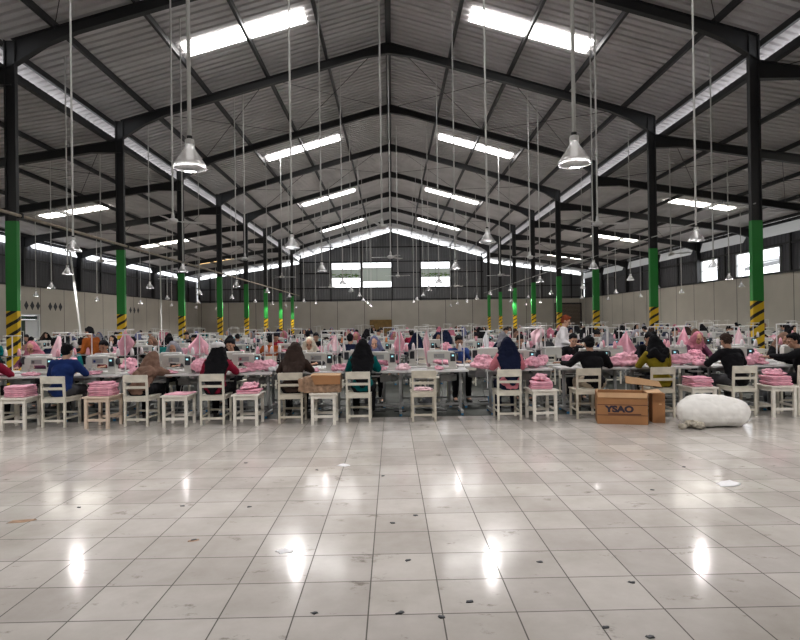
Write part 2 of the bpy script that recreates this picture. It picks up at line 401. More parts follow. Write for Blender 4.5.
# thin cross bracing rods under the sheets
for i, (ya, yb) in enumerate(zip(FR[1:-1], FR[2:])):
    if i % 2 == 1: continue
    b = MB()
    for s in (-1, 1):
        for xa, xb in ((.3, 4.48), (4.48, 8.8)):
            for (p, q) in (((xa, ya), (xb, yb)), ((xb, ya), (xa, yb))):
                b.tube([(s*p[0], p[1], zroof(p[0])-.23), (s*q[0], q[1], zroof(q[0])-.23)], .012, 5)
        for xa, xb in ((10.6, 14.7), (14.7, 19)):
            for (p, q) in (((xa, ya), (xb, yb)), ((xb, ya), (xa, yb))):
                b.tube([(s*p[0], p[1], zside(p[0])-.2), (s*q[0], q[1], zside(q[0])-.2)], .012, 5)
    trim(b)

for s in (-1, 1): trim(MB().box(min(s*10.3, s*10.46), YF, zside(10.4)-.12, max(s*10.3, s*10.46), YB+1, zside(10.4)+.07))
# skylights (windows of the roof)
WN = [0]
def window(mb, m): WN[0] += 1; return structure(mb.build('window_%d' % WN[0], m))
def slopebox(zf, s, x0, x1, y0, y1, off, th=.015):
    vs = [(s*x, y, zf(x)-off-d) for d in (th, 0) for x, y in ((x0, y0), (x1, y0), (x1, y1), (x0, y1))]
    return MB().add(vs, [(3,2,1,0),(4,5,6,7),(0,1,5,4),(1,2,6,5),(2,3,7,6),(3,0,4,7)])
for y in (-6, 7.6, 18.1, 30.1, 42.1, 54.1):  # unseen second row is shifted off the regular spacing to brighten the front floor
    for s in (-1, 1):
        window(slopebox(zroof, s, 2.65, 6.45, y-.42, y+.42, .02), M['sky'])
        for a, b in ((14.72, 15.75), (15.9, 16.95), (17.1, 18.2)):
            yel = (s == -1 and y == 54.1)
            window(slopebox(zside, s, a, b, y-.4, y+.4, .02), M['skyyel'] if yel else M['skyside'])
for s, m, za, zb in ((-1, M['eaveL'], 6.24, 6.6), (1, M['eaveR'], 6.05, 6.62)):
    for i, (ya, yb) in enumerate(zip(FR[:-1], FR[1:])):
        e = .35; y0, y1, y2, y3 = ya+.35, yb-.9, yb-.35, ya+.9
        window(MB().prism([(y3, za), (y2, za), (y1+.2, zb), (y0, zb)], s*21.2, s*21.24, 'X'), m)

# walls
HW = 3.95
def claddX(x, y0, y1, z0, z1, per=.3, amp=.03):
    mb = MB(); n = max(1, int((y1-y0)/per)); per = (y1-y0)/n; vs = []
    for i in range(n):
        for t, h in ((0, 0), (.4, 0), (.5, amp), (.9, amp)): vs += [(x+h, y0+(i+t)*per, z0), (x+h, y0+(i+t)*per, z1)]
    vs += [(x, y1, z0), (x, y1, z1)]
    return mb.add(vs, [(2*i, 2*i+1, 2*i+3, 2*i+2) for i in range(len(vs)//2-1)])
DOORL = (32.6, 34.8)
RWIN = [(31.0, 35.0), (37.0, 39.0)]
for s, nm in ((-1, 'left'), (1, 'right')):
    mb = MB(); x0, x1 = sorted((s*XW, s*(XW+.22)))
    if s < 0:
        mb.box(x0, YF, 0, x1, DOORL[0], HW); mb.box(x0, DOORL[1], 0, x1, YB, HW); mb.box(x0, DOORL[0], 2.35, x1, DOORL[1], HW)
    else: mb.box(x0, YF, 0, x1, YB, HW)
    w = structure(mb.build('wall_'+nm, M['wallp']))
    c = MB(); zt = zside(XW)-.06; xx = s*(XW+.08)
    if s < 0: c.mesh_add(claddX(xx, YF, YB, HW, zt))
    else:
        zA, zB = 4.03, 5.45; ys = [YF]+[v for p in RWIN for v in p]+[YB]
        for k in range(0, len(ys), 2): c.mesh_add(claddX(xx, ys[k], ys[k+1], HW, zt))
        for a, b in RWIN: c.mesh_add(claddX(xx, a, b, HW, zA)); c.mesh_add(claddX(xx, a, b, zB, zt))
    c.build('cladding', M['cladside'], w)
    g = MB()
    for z in (HW+.05, 5.55, zt-.05): g.box(min(s*XW, s*(XW-.08)), YF, z-.05, max(s*XW, s*(XW-.08)), YB, z+.05)
    for y in FR: g.box(min(s*XW, s*(XW-.28)), y-.1, HW if s > 0 else HW, max(s*XW, s*(XW-.28)), y+.1, zt)
    for y in [y+3 for y in FR[:-1]]: g.box(min(s*XW, s*(XW-.1)), y-.05, HW, max(s*XW, s*(XW-.1)), y+.05, zt)
    g.build('girt', M['steel'], w)
    if s < 0:
        for yc in (33.62, 34.17, 34.72, 36.0-.05, 36.5, 37.05, 46.9, 47.6, 48.3):
            y_ = yc+(0 if yc < 35.5 else 0)
            d = MB().prism([(y_-.2, 2.85), (y_, 3.12), (y_+.2, 2.85), (y_, 2.58)], -XW-.02, -XW+.012, 'X'); d.build('vent', M['dark'], w)
# back wall
mb = MB()
mb.box(-XW-.2, YB, 0, XW+.2, YB+.2, HW); w = structure(mb.build('wall_back', M['wallb']))
BW = [(-6.6, -3.42), (-3.2, 0.0), (3.3, 6.5)]; WZ = (5.45, 8.2)
def claddY(y, x0, x1, z0, zf, per=.3, amp=.03):
    mb = MB(); n = max(1, int(round((x1-x0)/per))); per = (x1-x0)/n; vs = []
    for i in range(n):
        for t, h in ((0, 0), (.4, 0), (.5, amp), (.9, amp)):
            x = x0+(i+t)*per; vs += [(x, y+h, z0), (x, y+h, zf(x))]
    vs += [(x1, y, z0), (x1, y, zf(x1))]
    return mb.add(vs, [(2*i, 2*i+1, 2*i+3, 2*i+2) for i in range(len(vs)//2-1)])
top = lambda x: (zroof(x)-.52) if abs(x) <= 10.2 else (zside(x)-.42)
c = MB(); xs = [-XW, -10.2]; c.mesh_add(claddY(YB+.08, -XW, -10.2, HW, top)); c.mesh_add(claddY(YB+.08, 10.2, XW, HW, top))
prev = -10.2
for a, b in BW:
    c.mesh_add(claddY(YB+.08, prev, a, HW, top)); c.mesh_add(claddY(YB+.08, a, b, HW, lambda x: WZ[0])); c.mesh_add(claddY(YB+.08, a, b, WZ[1], top)); prev = b
c.mesh_add(claddY(YB+.08, prev, 10.2, HW, top))
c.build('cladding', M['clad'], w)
g = MB()
for z in (4.1, 5.6-.2, 7.05, 8.45-.15, 9.9):
    X = XW if z < 6.5 else (10.2 if z < 9 else (12.1-z)/.285)
    if z == 7.05:
        for a, b in ((-X, -6.6), (0, 3.3), (6.5, X)): g.box(a, YB-.08, z-.05, b, YB+.02, z+.05)
    else: g.box(-X, YB-.08, z-.05, X, YB+.02, z+.05)
for x in (-20, -16.7, -13.3, -10, -6.7, -3.31, 0.08, 3.22, 6.6, 10, 13.3, 16.7, 20): g.box(x-.06, YB-.14, HW, x+.06, YB+.02, top(x)+.3)
g.build('girt', M['steel'], w)
for a, b in BW:
    mb = MB(); fw = .05
    for z in (WZ[0], 6.12, 7.45 if a != -3.2 else 7.6, WZ[1]): mb.box(a, YB-.02, z-.03, b, YB+.1, z+.03)
    for x in (a, (a+b)/2, b): mb.box(x-.03, YB-.02, WZ[0], x+.03, YB+.1, WZ[1])
    WN[0] += 1; wo = structure(mb.build('window_%d' % WN[0], M['frame']))
    zt = 7.45 if a != -3.2 else 7.6
    MB().box(a+.03, YB+.03, 6.5 if a != -3.2 else 6.15, b-.03, YB+.05, zt-.03).build('grey_sheet', M['greypanel'], wo)
    if a != -3.2:
        fo = MB(); rnd = random.Random(3)
        for i in range(50):
            x = rnd.uniform(a+.1, b-.1); z = rnd.uniform(6.2, 6.9) if False else rnd.uniform(6.62, 6.95)
            fo.mesh_add(ell((x, YB-.03, z), (.12, .02, .05), n=6, m=4))
        fo.build('leaf_strip', M['foliage'], wo)
# front wall, far behind the camera
fw_ = MB(); fw_.box(-XW-.2, YF-.2, 0, XW+.2, YF, HW); wf = structure(fw_.build('wall_front', M['wallb']))
MB().prism([(-22, HW), (22, HW), (22, 7), (10.4, 8.6), (10.4, 9.1), (0, 12.1), (-10.4, 9.1), (-10.4, 8.6), (-22, 7)], YF-.15, YF-.05).build('cladding', M['clad'], wf)
# right wall windows
for i, (a, b) in enumerate(RWIN):
    mb = MB(); n = 2 if i == 0 else 1
    for z in (4.03, 5.45): mb.box(XW-.02, a, z-.03, XW+.1, b, z+.03)
    for k in range(n+1): y = a+(b-a)*k/n; mb.box(XW-.02, y-.04, 4.03, XW+.1, y+.04, 5.45)
    mb.box(XW-.02, a, 4.72, XW+.1, b, 4.75)
    WN[0] += 1; wo = structure(mb.build('window_%d' % WN[0], M['frame']))
# neighbouring shed beyond the right wall windows
nb = MB(); nb.prism([(30.0, 3.0), (44, 3.0), (44, 5.3), (41, 6.1), (37, 5.2), (30.5, 6.15)], 25.6, 25.9, 'X')
nb = MB()
nb.add([(26, 33.4, 5.55), (26, 41.5, 5.2), (28, 41.5, 5.9), (28, 33.4, 6.2), (26, 33.4, 5.3), (26, 41.5, 4.95), (28, 41.5, 5.7), (28, 33.4, 5.95)], [(0,1,2,3),(4,5,6,7),(0,1,5,4),(1,2,6,5),(2,3,7,6),(3,0,4,7)])
tag(nb.build('shed_roof', M['clad']), 'grey neighbouring shed roof seen through the windows in the right wall', 'roof')
# door in the left wall
mb = MB(); xd = -XW
for y in DOORL: mb.box(xd-.15, y-.06, 0, xd+.04, y+.06, 2.35)
mb.box(xd-.15, DOORL[0], 2.25, xd+.04, DOORL[1], 2.35); mb.box(xd-.12, DOORL[0], 1.95, xd+.02, DOORL[1], 2.02)
d1 = structure(mb.build('door_1', M['alu']))
mb = MB(); mb.box(xd-.1, DOORL[0]+.06, 0, xd-.05, DOORL[0]+.3, 1.95); mb.box(xd-.1, 33.6, 0, xd-.05, DOORL[1]-.06, 1.95); mb.build('leaf', M['alu'], d1)
MB().box(xd-.09, DOORL[0]+.3, 0.1, xd-.06, 33.6, 1.95).build('pane', M['glass'], d1)
MB().box(xd-.09, DOORL[0]+.06, 2.03, xd-.06, DOORL[1]-.06, 2.24).build('transom_pane', M['glass'], d1)
# roller shutter, back right
mb = MB(); X0, X1 = 18.2, 21.0
for k in range(22): mb.box(X0, YB-.05, k*.15, X1, YB-.005, k*.15+.135)
d2 = structure(mb.build('door_2', M['shut']))
mb = MB(); mb.box(X0-.12, YB-.1, 0, X0, YB-.01, 3.4); mb.box(X1, YB-.1, 0, X1+.12, YB-.01, 3.4); mb.box(X0-.12, YB-.1, 3.3, X1+.12, YB-.01, 3.45); mb.build('shutter_frame', M['steel'], d2)
# golden wooden partition board by the back wall
bd = thing('wooden_cabinet', 'golden brown wooden cabinet standing against the middle of the back wall', 'cabinet', loc=(-1.25, YB-.4, 0))
MB().box(-1.2, -.25, 0, 1.2, .3, 1.85, bev=.02).build('carcass', M['gold'], bd)
for s in (-1, 1):
    dd = MB().box(min(s*.03, s*1.12), -.28, .1, max(s*.03, s*1.12), -.25, 1.75).build('door', M['gold'], bd)
    MB().box(s*.1-.02, -.31, .9, s*.1+.02, -.28, 1.1).build('handle', M['chrome'], dd)

# ------------------------------------------------------------------ columns
def imesh(z0, z1, w=.42, d=.24, ft=.03, wt=.03):
    mb = MB()
    for s in (-1, 1): mb.box(min(s*w/2, s*(w/2-ft)), -d/2, z0, max(s*w/2, s*(w/2-ft)), d/2, z1)
    mb.box(-w/2+ft, -wt/2, z0, w/2-ft, wt/2, z1); return mb
GT = {-1: (4.36, 4.36, 4.0, 4.33, 4.3, 4.3, 4.3, 4.3), 1: (4.15, 4.18, 3.95, 4.1, 4.15, 4.15, 4.15, 4.15)}
XL = {-1: -9.95, 1: 9.78}
ORD = ['nearest', 'second', 'third', 'fourth', 'fifth', 'sixth', 'seventh', 'eighth', 'ninth', 'tenth', 'eleventh', 'twelfth', 'thirteenth', 'fourteenth', 'fifteenth', 'sixteenth', 'seventeenth', 'eighteenth', 'nineteenth', 'twentieth']
for s, nm in ((-1, 'left'), (1, 'right')):
    for k in range(8):
        y = FR[4+k]; zt = GT[s][k]
        lab = '%s column of the %s row, black above, green band, yellow and black striped foot' % (ORD[k], nm)
        c0 = thing('steel_column', lab, 'column', 'steel columns of the hall', (XL[s], y, 0))
        imesh(zt, 9.12, .29, .13).build('upper_shaft', M['steel'], c0)
        MB().box(-.147, -.067, 2.0, .147, .067, zt).build('green_band', M['green'], c0)
        MB().box(-.147, -.067, .03, .147, .067, 2.0).build('hazard_band', M['stripe'], c0)
        MB().box(-.3, -.25, 0, .3, .25, .03).build('base_plate', M['steel'], c0)
# plain columns behind the viewpoint
for s in (-1, 1):
    for y in FR[:4]:
        TR[0] += 1; me = bpy.data.meshes.get('hidden_shaft')
        if not me: me = imesh(0, 9.12).mesh('hidden_shaft'); me.materials.append(M['steel'])
        o = bpy.data.objects.new('trim_%d' % TR[0], me); COL.objects.link(o); o.location = (XL[s], y, 0); structure(o)

# conduits along the column rows, drops to the tables
cd = thing('conduit_pipe', 'long cream conduit running along the left row of columns', 'pipe')
MB().tube([(-9.72, 2, 4.50), (-9.72, 60, 4.48)], .045, 8).build('pipe', M['conduit'], cd)
for y in FR[4:-1]: MB().box(-9.81, y-.03, 4.44, -9.66, y+.03, 4.56).build('bracket', M['steel'], cd)
tag(MB().tube([(9.72, 15, 4.60), (9.72, 60, 4.5)], .016, 6).build('cable', M['pipe']), 'thin grey cable strung along the right row of columns', 'cable')
for (pa, pb, Y, r, lab) in ((( 70, 251), (83, 350), 17.3, .03, 'slanting white pipe dropping from the left conduit behind the man in the orange brown shirt'),
                     ((160, 259), (162, 345), 24.0, .03, 'upright white pipe dropping from the left conduit between the second and third striped columns'),
                     ((19.5, 224), (20.5, 335), 15.4, .02, 'thin white pipe dropping close beside the nearest left column')):
    p = at(pa[0], pa[1], Y); q = at(pb[0], pb[1], Y); q = q+(q-p)*(q.z/(p.z-q.z)); p.z = min(p.z, 4.47)
    q.z = 0; tag(MB().tube([p, q], r, 8).build('drop_pipe', M['pipe']), lab, 'pipe')

# ------------------------------------------------------------------ hanging lamps and fans
def zr(x): return (zroof(x)-.02) if abs(x) < 10.3 else (zside(x)-.02)
ribs = []
def lamp_parts(far):
    root = thing('pendant_lamp', 'x', 'lamp', 'high bay pendant lamps')
    n = 14 if far else 28
    prof = [(.143, 0), (.141, .035), (.128, .052), (.108, .085), (.082, .125), (.056, .165), (.043, .185), (.04, .215)]
    mb = MB(); mb.lathe(prof, n); rf_ = mb.build('lamp_shade', M['lampglass'], root, smooth=True)
    if not far: MB().lathe([(.138, -.004), (.147, -.004), (.147, .008), (.138, .008), (.138, -.004)], n).build('rim', M['lampglass'], rf_)
    MB().lathe([(0, .215), (.045, .215), (.04, .262), (.02, .27), (0, .27)], 14).build('housing', M['white'], root, smooth=False)
    MB().lathe([(0, .27), (.026, .27), (.026, .295), (0, .295)], 10).build('cap', M['steel'], root)
    MB().lathe([(0, .06), (.028, .075), (.036, .11), (.03, .16), (.022, .21), (0, .215)], 12).build('bulb', M['bulb'], root, smooth=True)
    return root
rodcache = {}
def rodmesh(L, r, m, mi):
    k = (round(L, 2), r)
    if k not in rodcache:
        me = MB().tube([(0, 0, 0), (0, 0, L)], r, 8).mesh('rod'); me.materials.append(m); rodcache[k] = me
    return rodcache[k]
LZ = 3.06
lampA = lamp_parts(False); lampB = lamp_parts(True); lu = {0: False, 1: False}
lightd = {}
def lampdata(near):
    if near not in lightd:
        l = bpy.data.lights.new('lamp_light', 'SPOT'); l.energy = LAMPW*(1.3 if near else 1); l.spot_size = R(158); l.spot_blend = .6; l.shadow_soft_size = .035; l.color = (1, .955, .935); lightd[near] = l
    return lightd[near]
LAMPW = 112
LX = [-17.2, -13.2, -9.35, -6.05, -1.95, 1.8, 5.9, 9.45, 13.2, 17.2]
YL = [-11.5, -5.9, -.4, 5.25, 10.9, 16.6, 22.2, 27.9, 33.5, 39.1, 44.8, 50.4, 56]
rr = random.Random(5)
for j, y in enumerate(YL):
    for i, x in enumerate(LX):
        if y < 12 and abs(x) > 12 : continue
        if j < 3 and abs(x) > 9: continue
        far = y > 24
        if y > 45 and i % 2: continue
        jx = x+rr.uniform(-.08, .08); jy = y+rr.uniform(-.15, .15); z = LZ+rr.uniform(-.04, .04)
        if (i, j) == (4, 3): p = at(190, 168, 5.25); jx, jy = p.x, p.y; z = 3.01
        if (i, j) == (5, 3): p = at(574.5, 167, 5.25); jx, jy = p.x, p.y; z = 3.01
        lab = 'clear pendant lamp on a rod, %s from the left in the %s' % (ORD[i] if i else 'first', ('%s lamp row' % ORD[j-3]) if j >= 3 else 'row behind the viewpoint')
        src = lampB if far else lampA
        if j < 3:
            if j < 2: continue
            # the row just behind the viewpoint gets its lamps too
        if not lu[far]: root = src; root.location = (jx, jy, z); root['label'] = lab; lu[far] = True; kids(root)
        else: root = dup(src, (jx, jy, z), 0, lab)
        L = zr(jx)-z-.29; r = .019 if not far else .017
        rod = bpy.data.objects.new('rod', rodmesh(L, r, M['pipe'], 0)); COL.objects.link(rod); rod.parent = root; rod.location = (0, 0, .29)
        if j >= 3:
            l = bpy.data.objects.new('lamp_light', lampdata(int(j == 3))); COL.objects.link(l); l.parent = root; l.location = (0, 0, .03)

fan0 = thing('ceiling_fan', 'x', 'fan', 'ceiling fans on long rods')
MB().lathe([(0, -.06), (.09, -.05), (.13, 0), (.12, .04), (.06, .07), (0, .08)], 18).build('motor', M['white'], fan0, smooth=True)
MB().lathe([(.02, .07), (.045, .09), (.03, .2), (.02, .22), (0, .22)], 12).build('cup', M['white'], fan0, smooth=True)
for k in range(3):
    X = Matrix.Rotation(k*2*PI/3, 4, 'Z')
    mb = MB(); mb.box(.1, -.02, -.008, .22, .02, .002, X)
    mb.add([X @ Vector(v) for v in ((.2, -.05, .012), (.72, -.075, .016), (.74, 0, 0), (.72, .075, -.014), (.2, .05, -.010), (.2, -.05, .004), (.72, -.075, .008), (.74, 0, -.008), (.72, .075, -.022), (.2, .05, -.018))],
           [(0,1,2,3,4), (9,8,7,6,5), (0,5,6,1), (1,6,7,2), (2,7,8,3), (3,8,9,4), (4,9,5,0)])
    mb.build('blade', M['white'], fan0)
FANS = []
for Y, pts in ((14.7, ((173, 221), (382, 227), (597.5, 224))), (21.8, ((101, 261), (245, 259), (390.6, 257), (530, 257), (671, 254))), (30.3, ((173, 279), (282, 277), (398, 276), (500, 275))), (38, ((330, 287), (455, 286)))):
    for k, (px, py) in enumerate(pts):
        FANS.append((at(px, py, Y), Y))
seenrow = {}
for n_, (p, Y) in enumerate(FANS):
    row = {14.7: 'nearest', 21.8: 'second', 30.3: 'third', 38: 'farthest'}[Y]; seenrow[Y] = seenrow.get(Y, 0)+1
    lab = 'white three bladed fan on a rod, %s from the left in the %s fan row' % (ORD[seenrow[Y]-1] if seenrow[Y] > 1 else 'first', row)
    rz = rr.uniform(0, 2)
    if n_ == 0: root = fan0; root.location = p; root.rotation_euler = (0, 0, rz); root['label'] = lab; kids(root)
    else: root = dup(fan0, p, rz, lab)
    rod = bpy.data.objects.new('rod', rodmesh(zr(p.x)-p.z-.2, .022, M['pipe'], 0)); COL.objects.link(rod); rod.parent = root; rod.location = (0, 0, .2)

# ------------------------------------------------------------------ furniture prototypes (worker faces +Y)
def make_chair():
    t = thing('wooden_chair', 'x', 'chair')
    w, d = .385, .40; W = .032
    # back posts and legs: y=-.2 back, y=.2 front
    for s in (-1, 1):
        x = s*(w/2-W/2)
        mb = MB(); mb.bar((x, -.2, 0), (x, -.2, .46), W, .034); mb.bar((x, -.2, .45), (x, -.225, .79), W, .03); mb.build('leg', M['wood'], t)
        mb = MB(); mb.bar((x, .18, 0), (x, .18, .44), W, .034); mb.build('leg', M['wood'], t)
    MB().box(-w/2-.01, -.17, .44, w/2+.01, .22, .462, bev=.004).build('seat', M['wood'], t)
    mb = MB(); mb.box(-w/2+.03, -.214, .385, w/2-.03, -.192, .45); mb.box(-w/2+.03, .17, .40, w/2-.03, .19, .44)
    for s in (-1, 1): mb.box(s*(w/2-.016)-.01, -.19, .39, s*(w/2-.016)+.01, .17, .44)
    mb.build('seat_rail', M['wood'], t)
    MB().box(-w/2+.002, -.236, .685, w/2-.002, -.214, .80, bev=.004).build('backrest', M['wood'], t)
    MB().box(-w/2+.03, -.222, .585, w/2-.03, -.205, .625).build('back_slat', M['wood'], t)
    for s in (-1, 1): MB().box(s*(w/2-.016)-.01, -.18, .12, s*(w/2-.016)+.01, .17, .145).build('stretcher', M['wood'], t)
    MB().box(-w/2+.03, -.208, .085, w/2-.03, -.192, .12).build('stretcher', M['wood'], t)
    MB().box(-w/2+.03, .172, .17, w/2-.03, .188, .20).build('stretcher', M['wood'], t)
    return t
def make_stool(m='stoolw'):
    t = thing('wooden_stool', 'x', 'stool'); w, d, h, g = .40, .46, .49, .045
    for sx in (-1, 1):
        for sy in (-1, 1): MB().cbox((sx*(w/2-g/2-.01), sy*(d/2-g/2-.01), (h-.02)/2), (g, g, h-.02), bev=.003).build('leg', M[m], t)
    MB().box(-w/2-.015, -d/2-.01, h-.025, w/2+.015, d/2+.01, h, bev=.004).build('seat', M[m], t)
    mb = MB()
    for s in (-1, 1): mb.box(-w/2+.05, s*(d/2-.035)-.01, h-.085, w/2-.05, s*(d/2-.035)+.01, h-.025); mb.box(s*(w/2-.035)-.01, -d/2+.05, h-.085, s*(w/2-.035)+.01, d/2-.05, h-.025)
    mb.build('apron', M[m], t)
    for s in (-1, 1): MB().box(-w/2+.05, s*(d/2-.035)-.01, .11, w/2-.05, s*(d/2-.035)+.01, .15).build('stretcher', M[m], t)
    for s in (-1, 1): MB().box(s*(w/2-.035)-.01, -d/2+.05, .17, s*(w/2-.035)+.01, d/2-.05, .20).build('stretcher', M[m], t)
    return t
def make_table():
    t = thing('sewing_table', 'x', 'table'); W = 1.12
    MB().box(-W/2, 0, .728, W/2, .56, .76, bev=.006).build('tabletop', M['laminate'], t)
    mb = MB()
    for s in (-1, 1):
        x = s*.44; mb.box(x-.022, .26, .10, x+.022, .31, .70); mb.box(x-.022, .05, .70, x+.022, .50, .728); mb.box(x-.025, .03, .04, x+.025, .53, .085)
    mb.box(-.44, .27, .15, .44, .30, .18); mb.box(-.44, .44, .05, .44, .47, .08); mb.build('frame', M['frame'], t)
    for s in (-1, 1):
        for y in (.06, .50): MB().lathe([(0, 0), (.028, 0), (.022, .04), (0, .04)], 10, (s*.44, y, 0)).build('foot', M['blue'], t)
    MB().box(-.12, .10, .07, .16, .34, .085).build('pedal', M['steel'], t)
    mb = MB(); mb.tube([(.05, .3, .08), (.14, .3, .55)], .006, 6); mb.build('pedal_rod', M['frame'], t)
    mo = MB(); mo.box(.06, .34, .54, .26, .48, .66, bev=.02); mo.box(.1, .36, .655, .22, .46, .73); mo.lathe([(0, 0), (.06, 0), (.065, .05), (.05, .12), (0, .12)], 14, (.26, .41, .60), 'X'); mo.build('motor', M['frame'], t)
    MB().box(-.40, .34, .58, -.20, .50, .60).build('tray', M['mtop'], t)
    MB().box(-.42, .16, .66, -.16, .40, .72, bev=.006).build('drawer', M['frame'], t)
    return t
def make_machine():
    t = thing('sewing_machine', 'x', 'sewing machine')     # origin: needle on the tabletop, arm extends +X
    poly = [(-.09, .0), (.40, .0), (.40, .235), (.385, .275), (.36, .29), (-.06, .29), (-.085, .28), (-.09, .25), (-.09, .12), (-.075, .10), (-.01, .10), (.0, .125), (.005, .165), (.24, .165), (.265, .15), (.28, .05), (.27, .035), (-.09, .035)]
    mb = MB(); mb.prism(poly, -.055, .055); mb.box(-.09, -.09, 0, .42, .09, .03)
    mb.build('arm', M['machine'], t, autosmooth=False)
    MB().box(-.085, -.045, .288, .27, .045, .312, bev=.008).build('top_cover', M['mtop'], t)
    MB().lathe([(0, 0), (.03, 0), (.055, .008), (.06, .02), (.055, .035), (.02, .04), (0, .04)], 18, (.40, 0, .21), 'X').build('handwheel', M['dark'], t)
    mb = MB(); mb.tube([(-.045, 0, .12), (-.045, 0, .035)], .006, 6); mb.tube([(-.065, 0, .14), (-.065, 0, .05)], .004, 6); mb.cbox((-.055, 0, .038), (.035, .04, .006)); mb.build('needle_bar', M['chrome'], t)
    cp = MB().box(.30, -.085, .13, .385, -.056, .27, bev=.006).build('control_panel', M['dark'], t)
    MB().box(.322, -.088, .215, .36, -.085, .245).build('display', M['display'], cp)
    cp2 = MB().box(.30, .056, .13, .385, .085, .27, bev=.006).build('rear_cover', M['dark'], t)
    MB().lathe([(0, 0), (.022, 0), (.022, .012), (0, .012)], 12, (.06, -.067, .22), 'Y').build('tension_dial', M['chrome'], t)
    MB().box(.02, -.058, .185, .2, -.0555, .26).build('name_plate', M['frame'], t)
    return t
def make_stand(kind):
    t = thing('thread_stand', 'x', 'thread stand')
    if kind == 0:
        mb = MB(); mb.tube([(0, 0, 0), (0, 0, .66)], .011, 8); mb.tube([(-.17, 0, .655), (.17, 0, .655)], .008, 8); mb.build('pole', M['white'], t)
        for x in (-.14, .14): MB().tube([(x, 0, .655), (x, 0, .62)], .006, 6).build('thread_guide', M['chrome'], t)
    else:
        mb = MB()
        for x in (-.19, .19): mb.tube([(x, 0, 0), (x, 0, .67)], .010, 8)
        mb.tube([(-.20, 0, .67), (.20, 0, .67)], .011, 8); mb.build('pole', M['white'], t)
        for x in (-.08, .08): MB().tube([(x, 0, .67), (x, 0, .63)], .006, 6).build('thread_guide', M['chrome'], t)
    mb = MB(); mb.box(-.19, -.05, .285, .19, .05, .295); mb.build('cone_tray', M['frame'], t)
    return t
cone_me = MB().lathe([(0, 0), (.028, 0), (.028, .01), (.034, .015), (.022, .11), (.013, .115), (.011, .13), (0, .13)], 14).mesh('thread_cone', True)

# fabric
def heap_mesh(seed, r=.2, h=.12):
    rn = random.Random(seed); pr = []
    for k in range(7):
        a = rn.uniform(0, 6.3); d = rn.uniform(0, r*.7); rad = rn.uniform(.35, .6)*r
        c = Vector((math.cos(a)*d*1.25, math.sin(a)*d*.7, h*rn.uniform(.25, .6)))
        X = Euler((rn.uniform(-.5, .5), rn.uniform(-.5, .5), a)).to_matrix()
        pr.append(ell(c, (rad*1.1, rad*.7, h*.45), X))
    pr.append(ell((0, 0, h*.18), (r*1.2, r*.7, h*.25)))
    me = blob('fabric_heap', pr, .012, 1, .028, 13)
    z0 = min(v.co.z for v in me.vertices)
    for v in me.vertices: v.co.z = max(0, (v.co.z-z0-.012))
    return me
def folded_mesh(seed, w=.34, d=.30, h=.028):
    rn = random.Random(seed); mb = MB(); nx, ny = 14, 12; 
    me = blob('folded_garment', [MB().box(-w/2, -d/2, 0, w/2, d/2, h), MB().box(-w/2+.01, -d/2-.008, h*.2, w/2-.01, d/2, h*.8)], .009, 3, 0)
    for v in me.vertices:
        c = v.co*7+Vector((seed*3.1, 0, 0)); v.co.x += .012*noise.noise(c); v.co.y += .012*noise.noise(c+Vector((9, 0, 0)))
        v.co.z = max(.001, v.co.z+(.005*noise.noise(c*1.5) if v.co.z > h*.3 else 0))
    return me
def hang_mesh(seed, w=.3, h=.42, pinch=.5):
    """cloth hung by one point on the thread stand, real folds and thickness"""
    rn = random.Random(seed); n, m_ = 12, 14; vs = []
    for i in range(m_+1):
        v = i/m_; width = w*(min(1, .06+v/pinch) if v < pinch else 1-(v-pinch)/(1-pinch)*.72)
        for j in range(n+1):
            u = j/n-.5; x = u*width+.03*math.sin(v*3+seed); fold = .028*math.sin(u*11+seed+v*2)*min(1, v*2)
            vs.append((x, fold+.02*noise.noise(Vector((x*9, v*4, seed))), -v*h-abs(u)*.05*(1-v)))
    mb = MB(); N = len(vs); mb.add(vs+[(a, b_+.008, c) for a, b_, c in vs], [])
    q = []; 
    for i in range(m_):
        for j in range(n):
            a = i*(n+1)+j; q.append((a, a+1, a+n+2, a+n+1)); q.append((N+a, N+a+n+1, N+a+n+2, N+a+1))
    edge = [j for j in range(n+1)]+[i*(n+1)+n for i in range(1, m_+1)]+[m_*(n+1)+j for j in range(n-1, -1, -1)]+[i*(n+1) for i in range(m_-1, 0, -1)]
    for a, b_ in zip(edge, edge[1:]+edge[:1]): q.append((a, N+a, N+b_, b_))
    mb.add([], []); mb.f += q; mb.m += [0]*len(q)
    return mb.mesh('hanging_cloth', True)
HEAPS = [heap_mesh(s, .19, .13) for s in (1, 2, 3, 4)]
HEAPB = [heap_mesh(s, .24, .22) for s in (11, 12)]
FOLD = [folded_mesh(s) for s in (1, 2, 3)]
HANG = [hang_mesh(1, .34, .42, .5), hang_mesh(2, .2, .5, .35), hang_mesh(3, .42, .46, .75), hang_mesh(4, .14, .5, .3)]
HCARR = {}
def inst(name, me, m, loc, rz=0, label=None, cat=None, group=None, scale=None):
    if not me.materials: me.materials.append(m)
    o = bpy.data.objects.new(name, me); COL.objects.link(o)
    if me.materials[0] != m: o.material_slots[0].link = 'OBJECT'; o.material_slots[0].material = m
    o.location = loc; o.rotation_euler = (0, 0, rz)
    if scale: o.scale = scale
    if label: tag(o, label, cat, group)
    return o

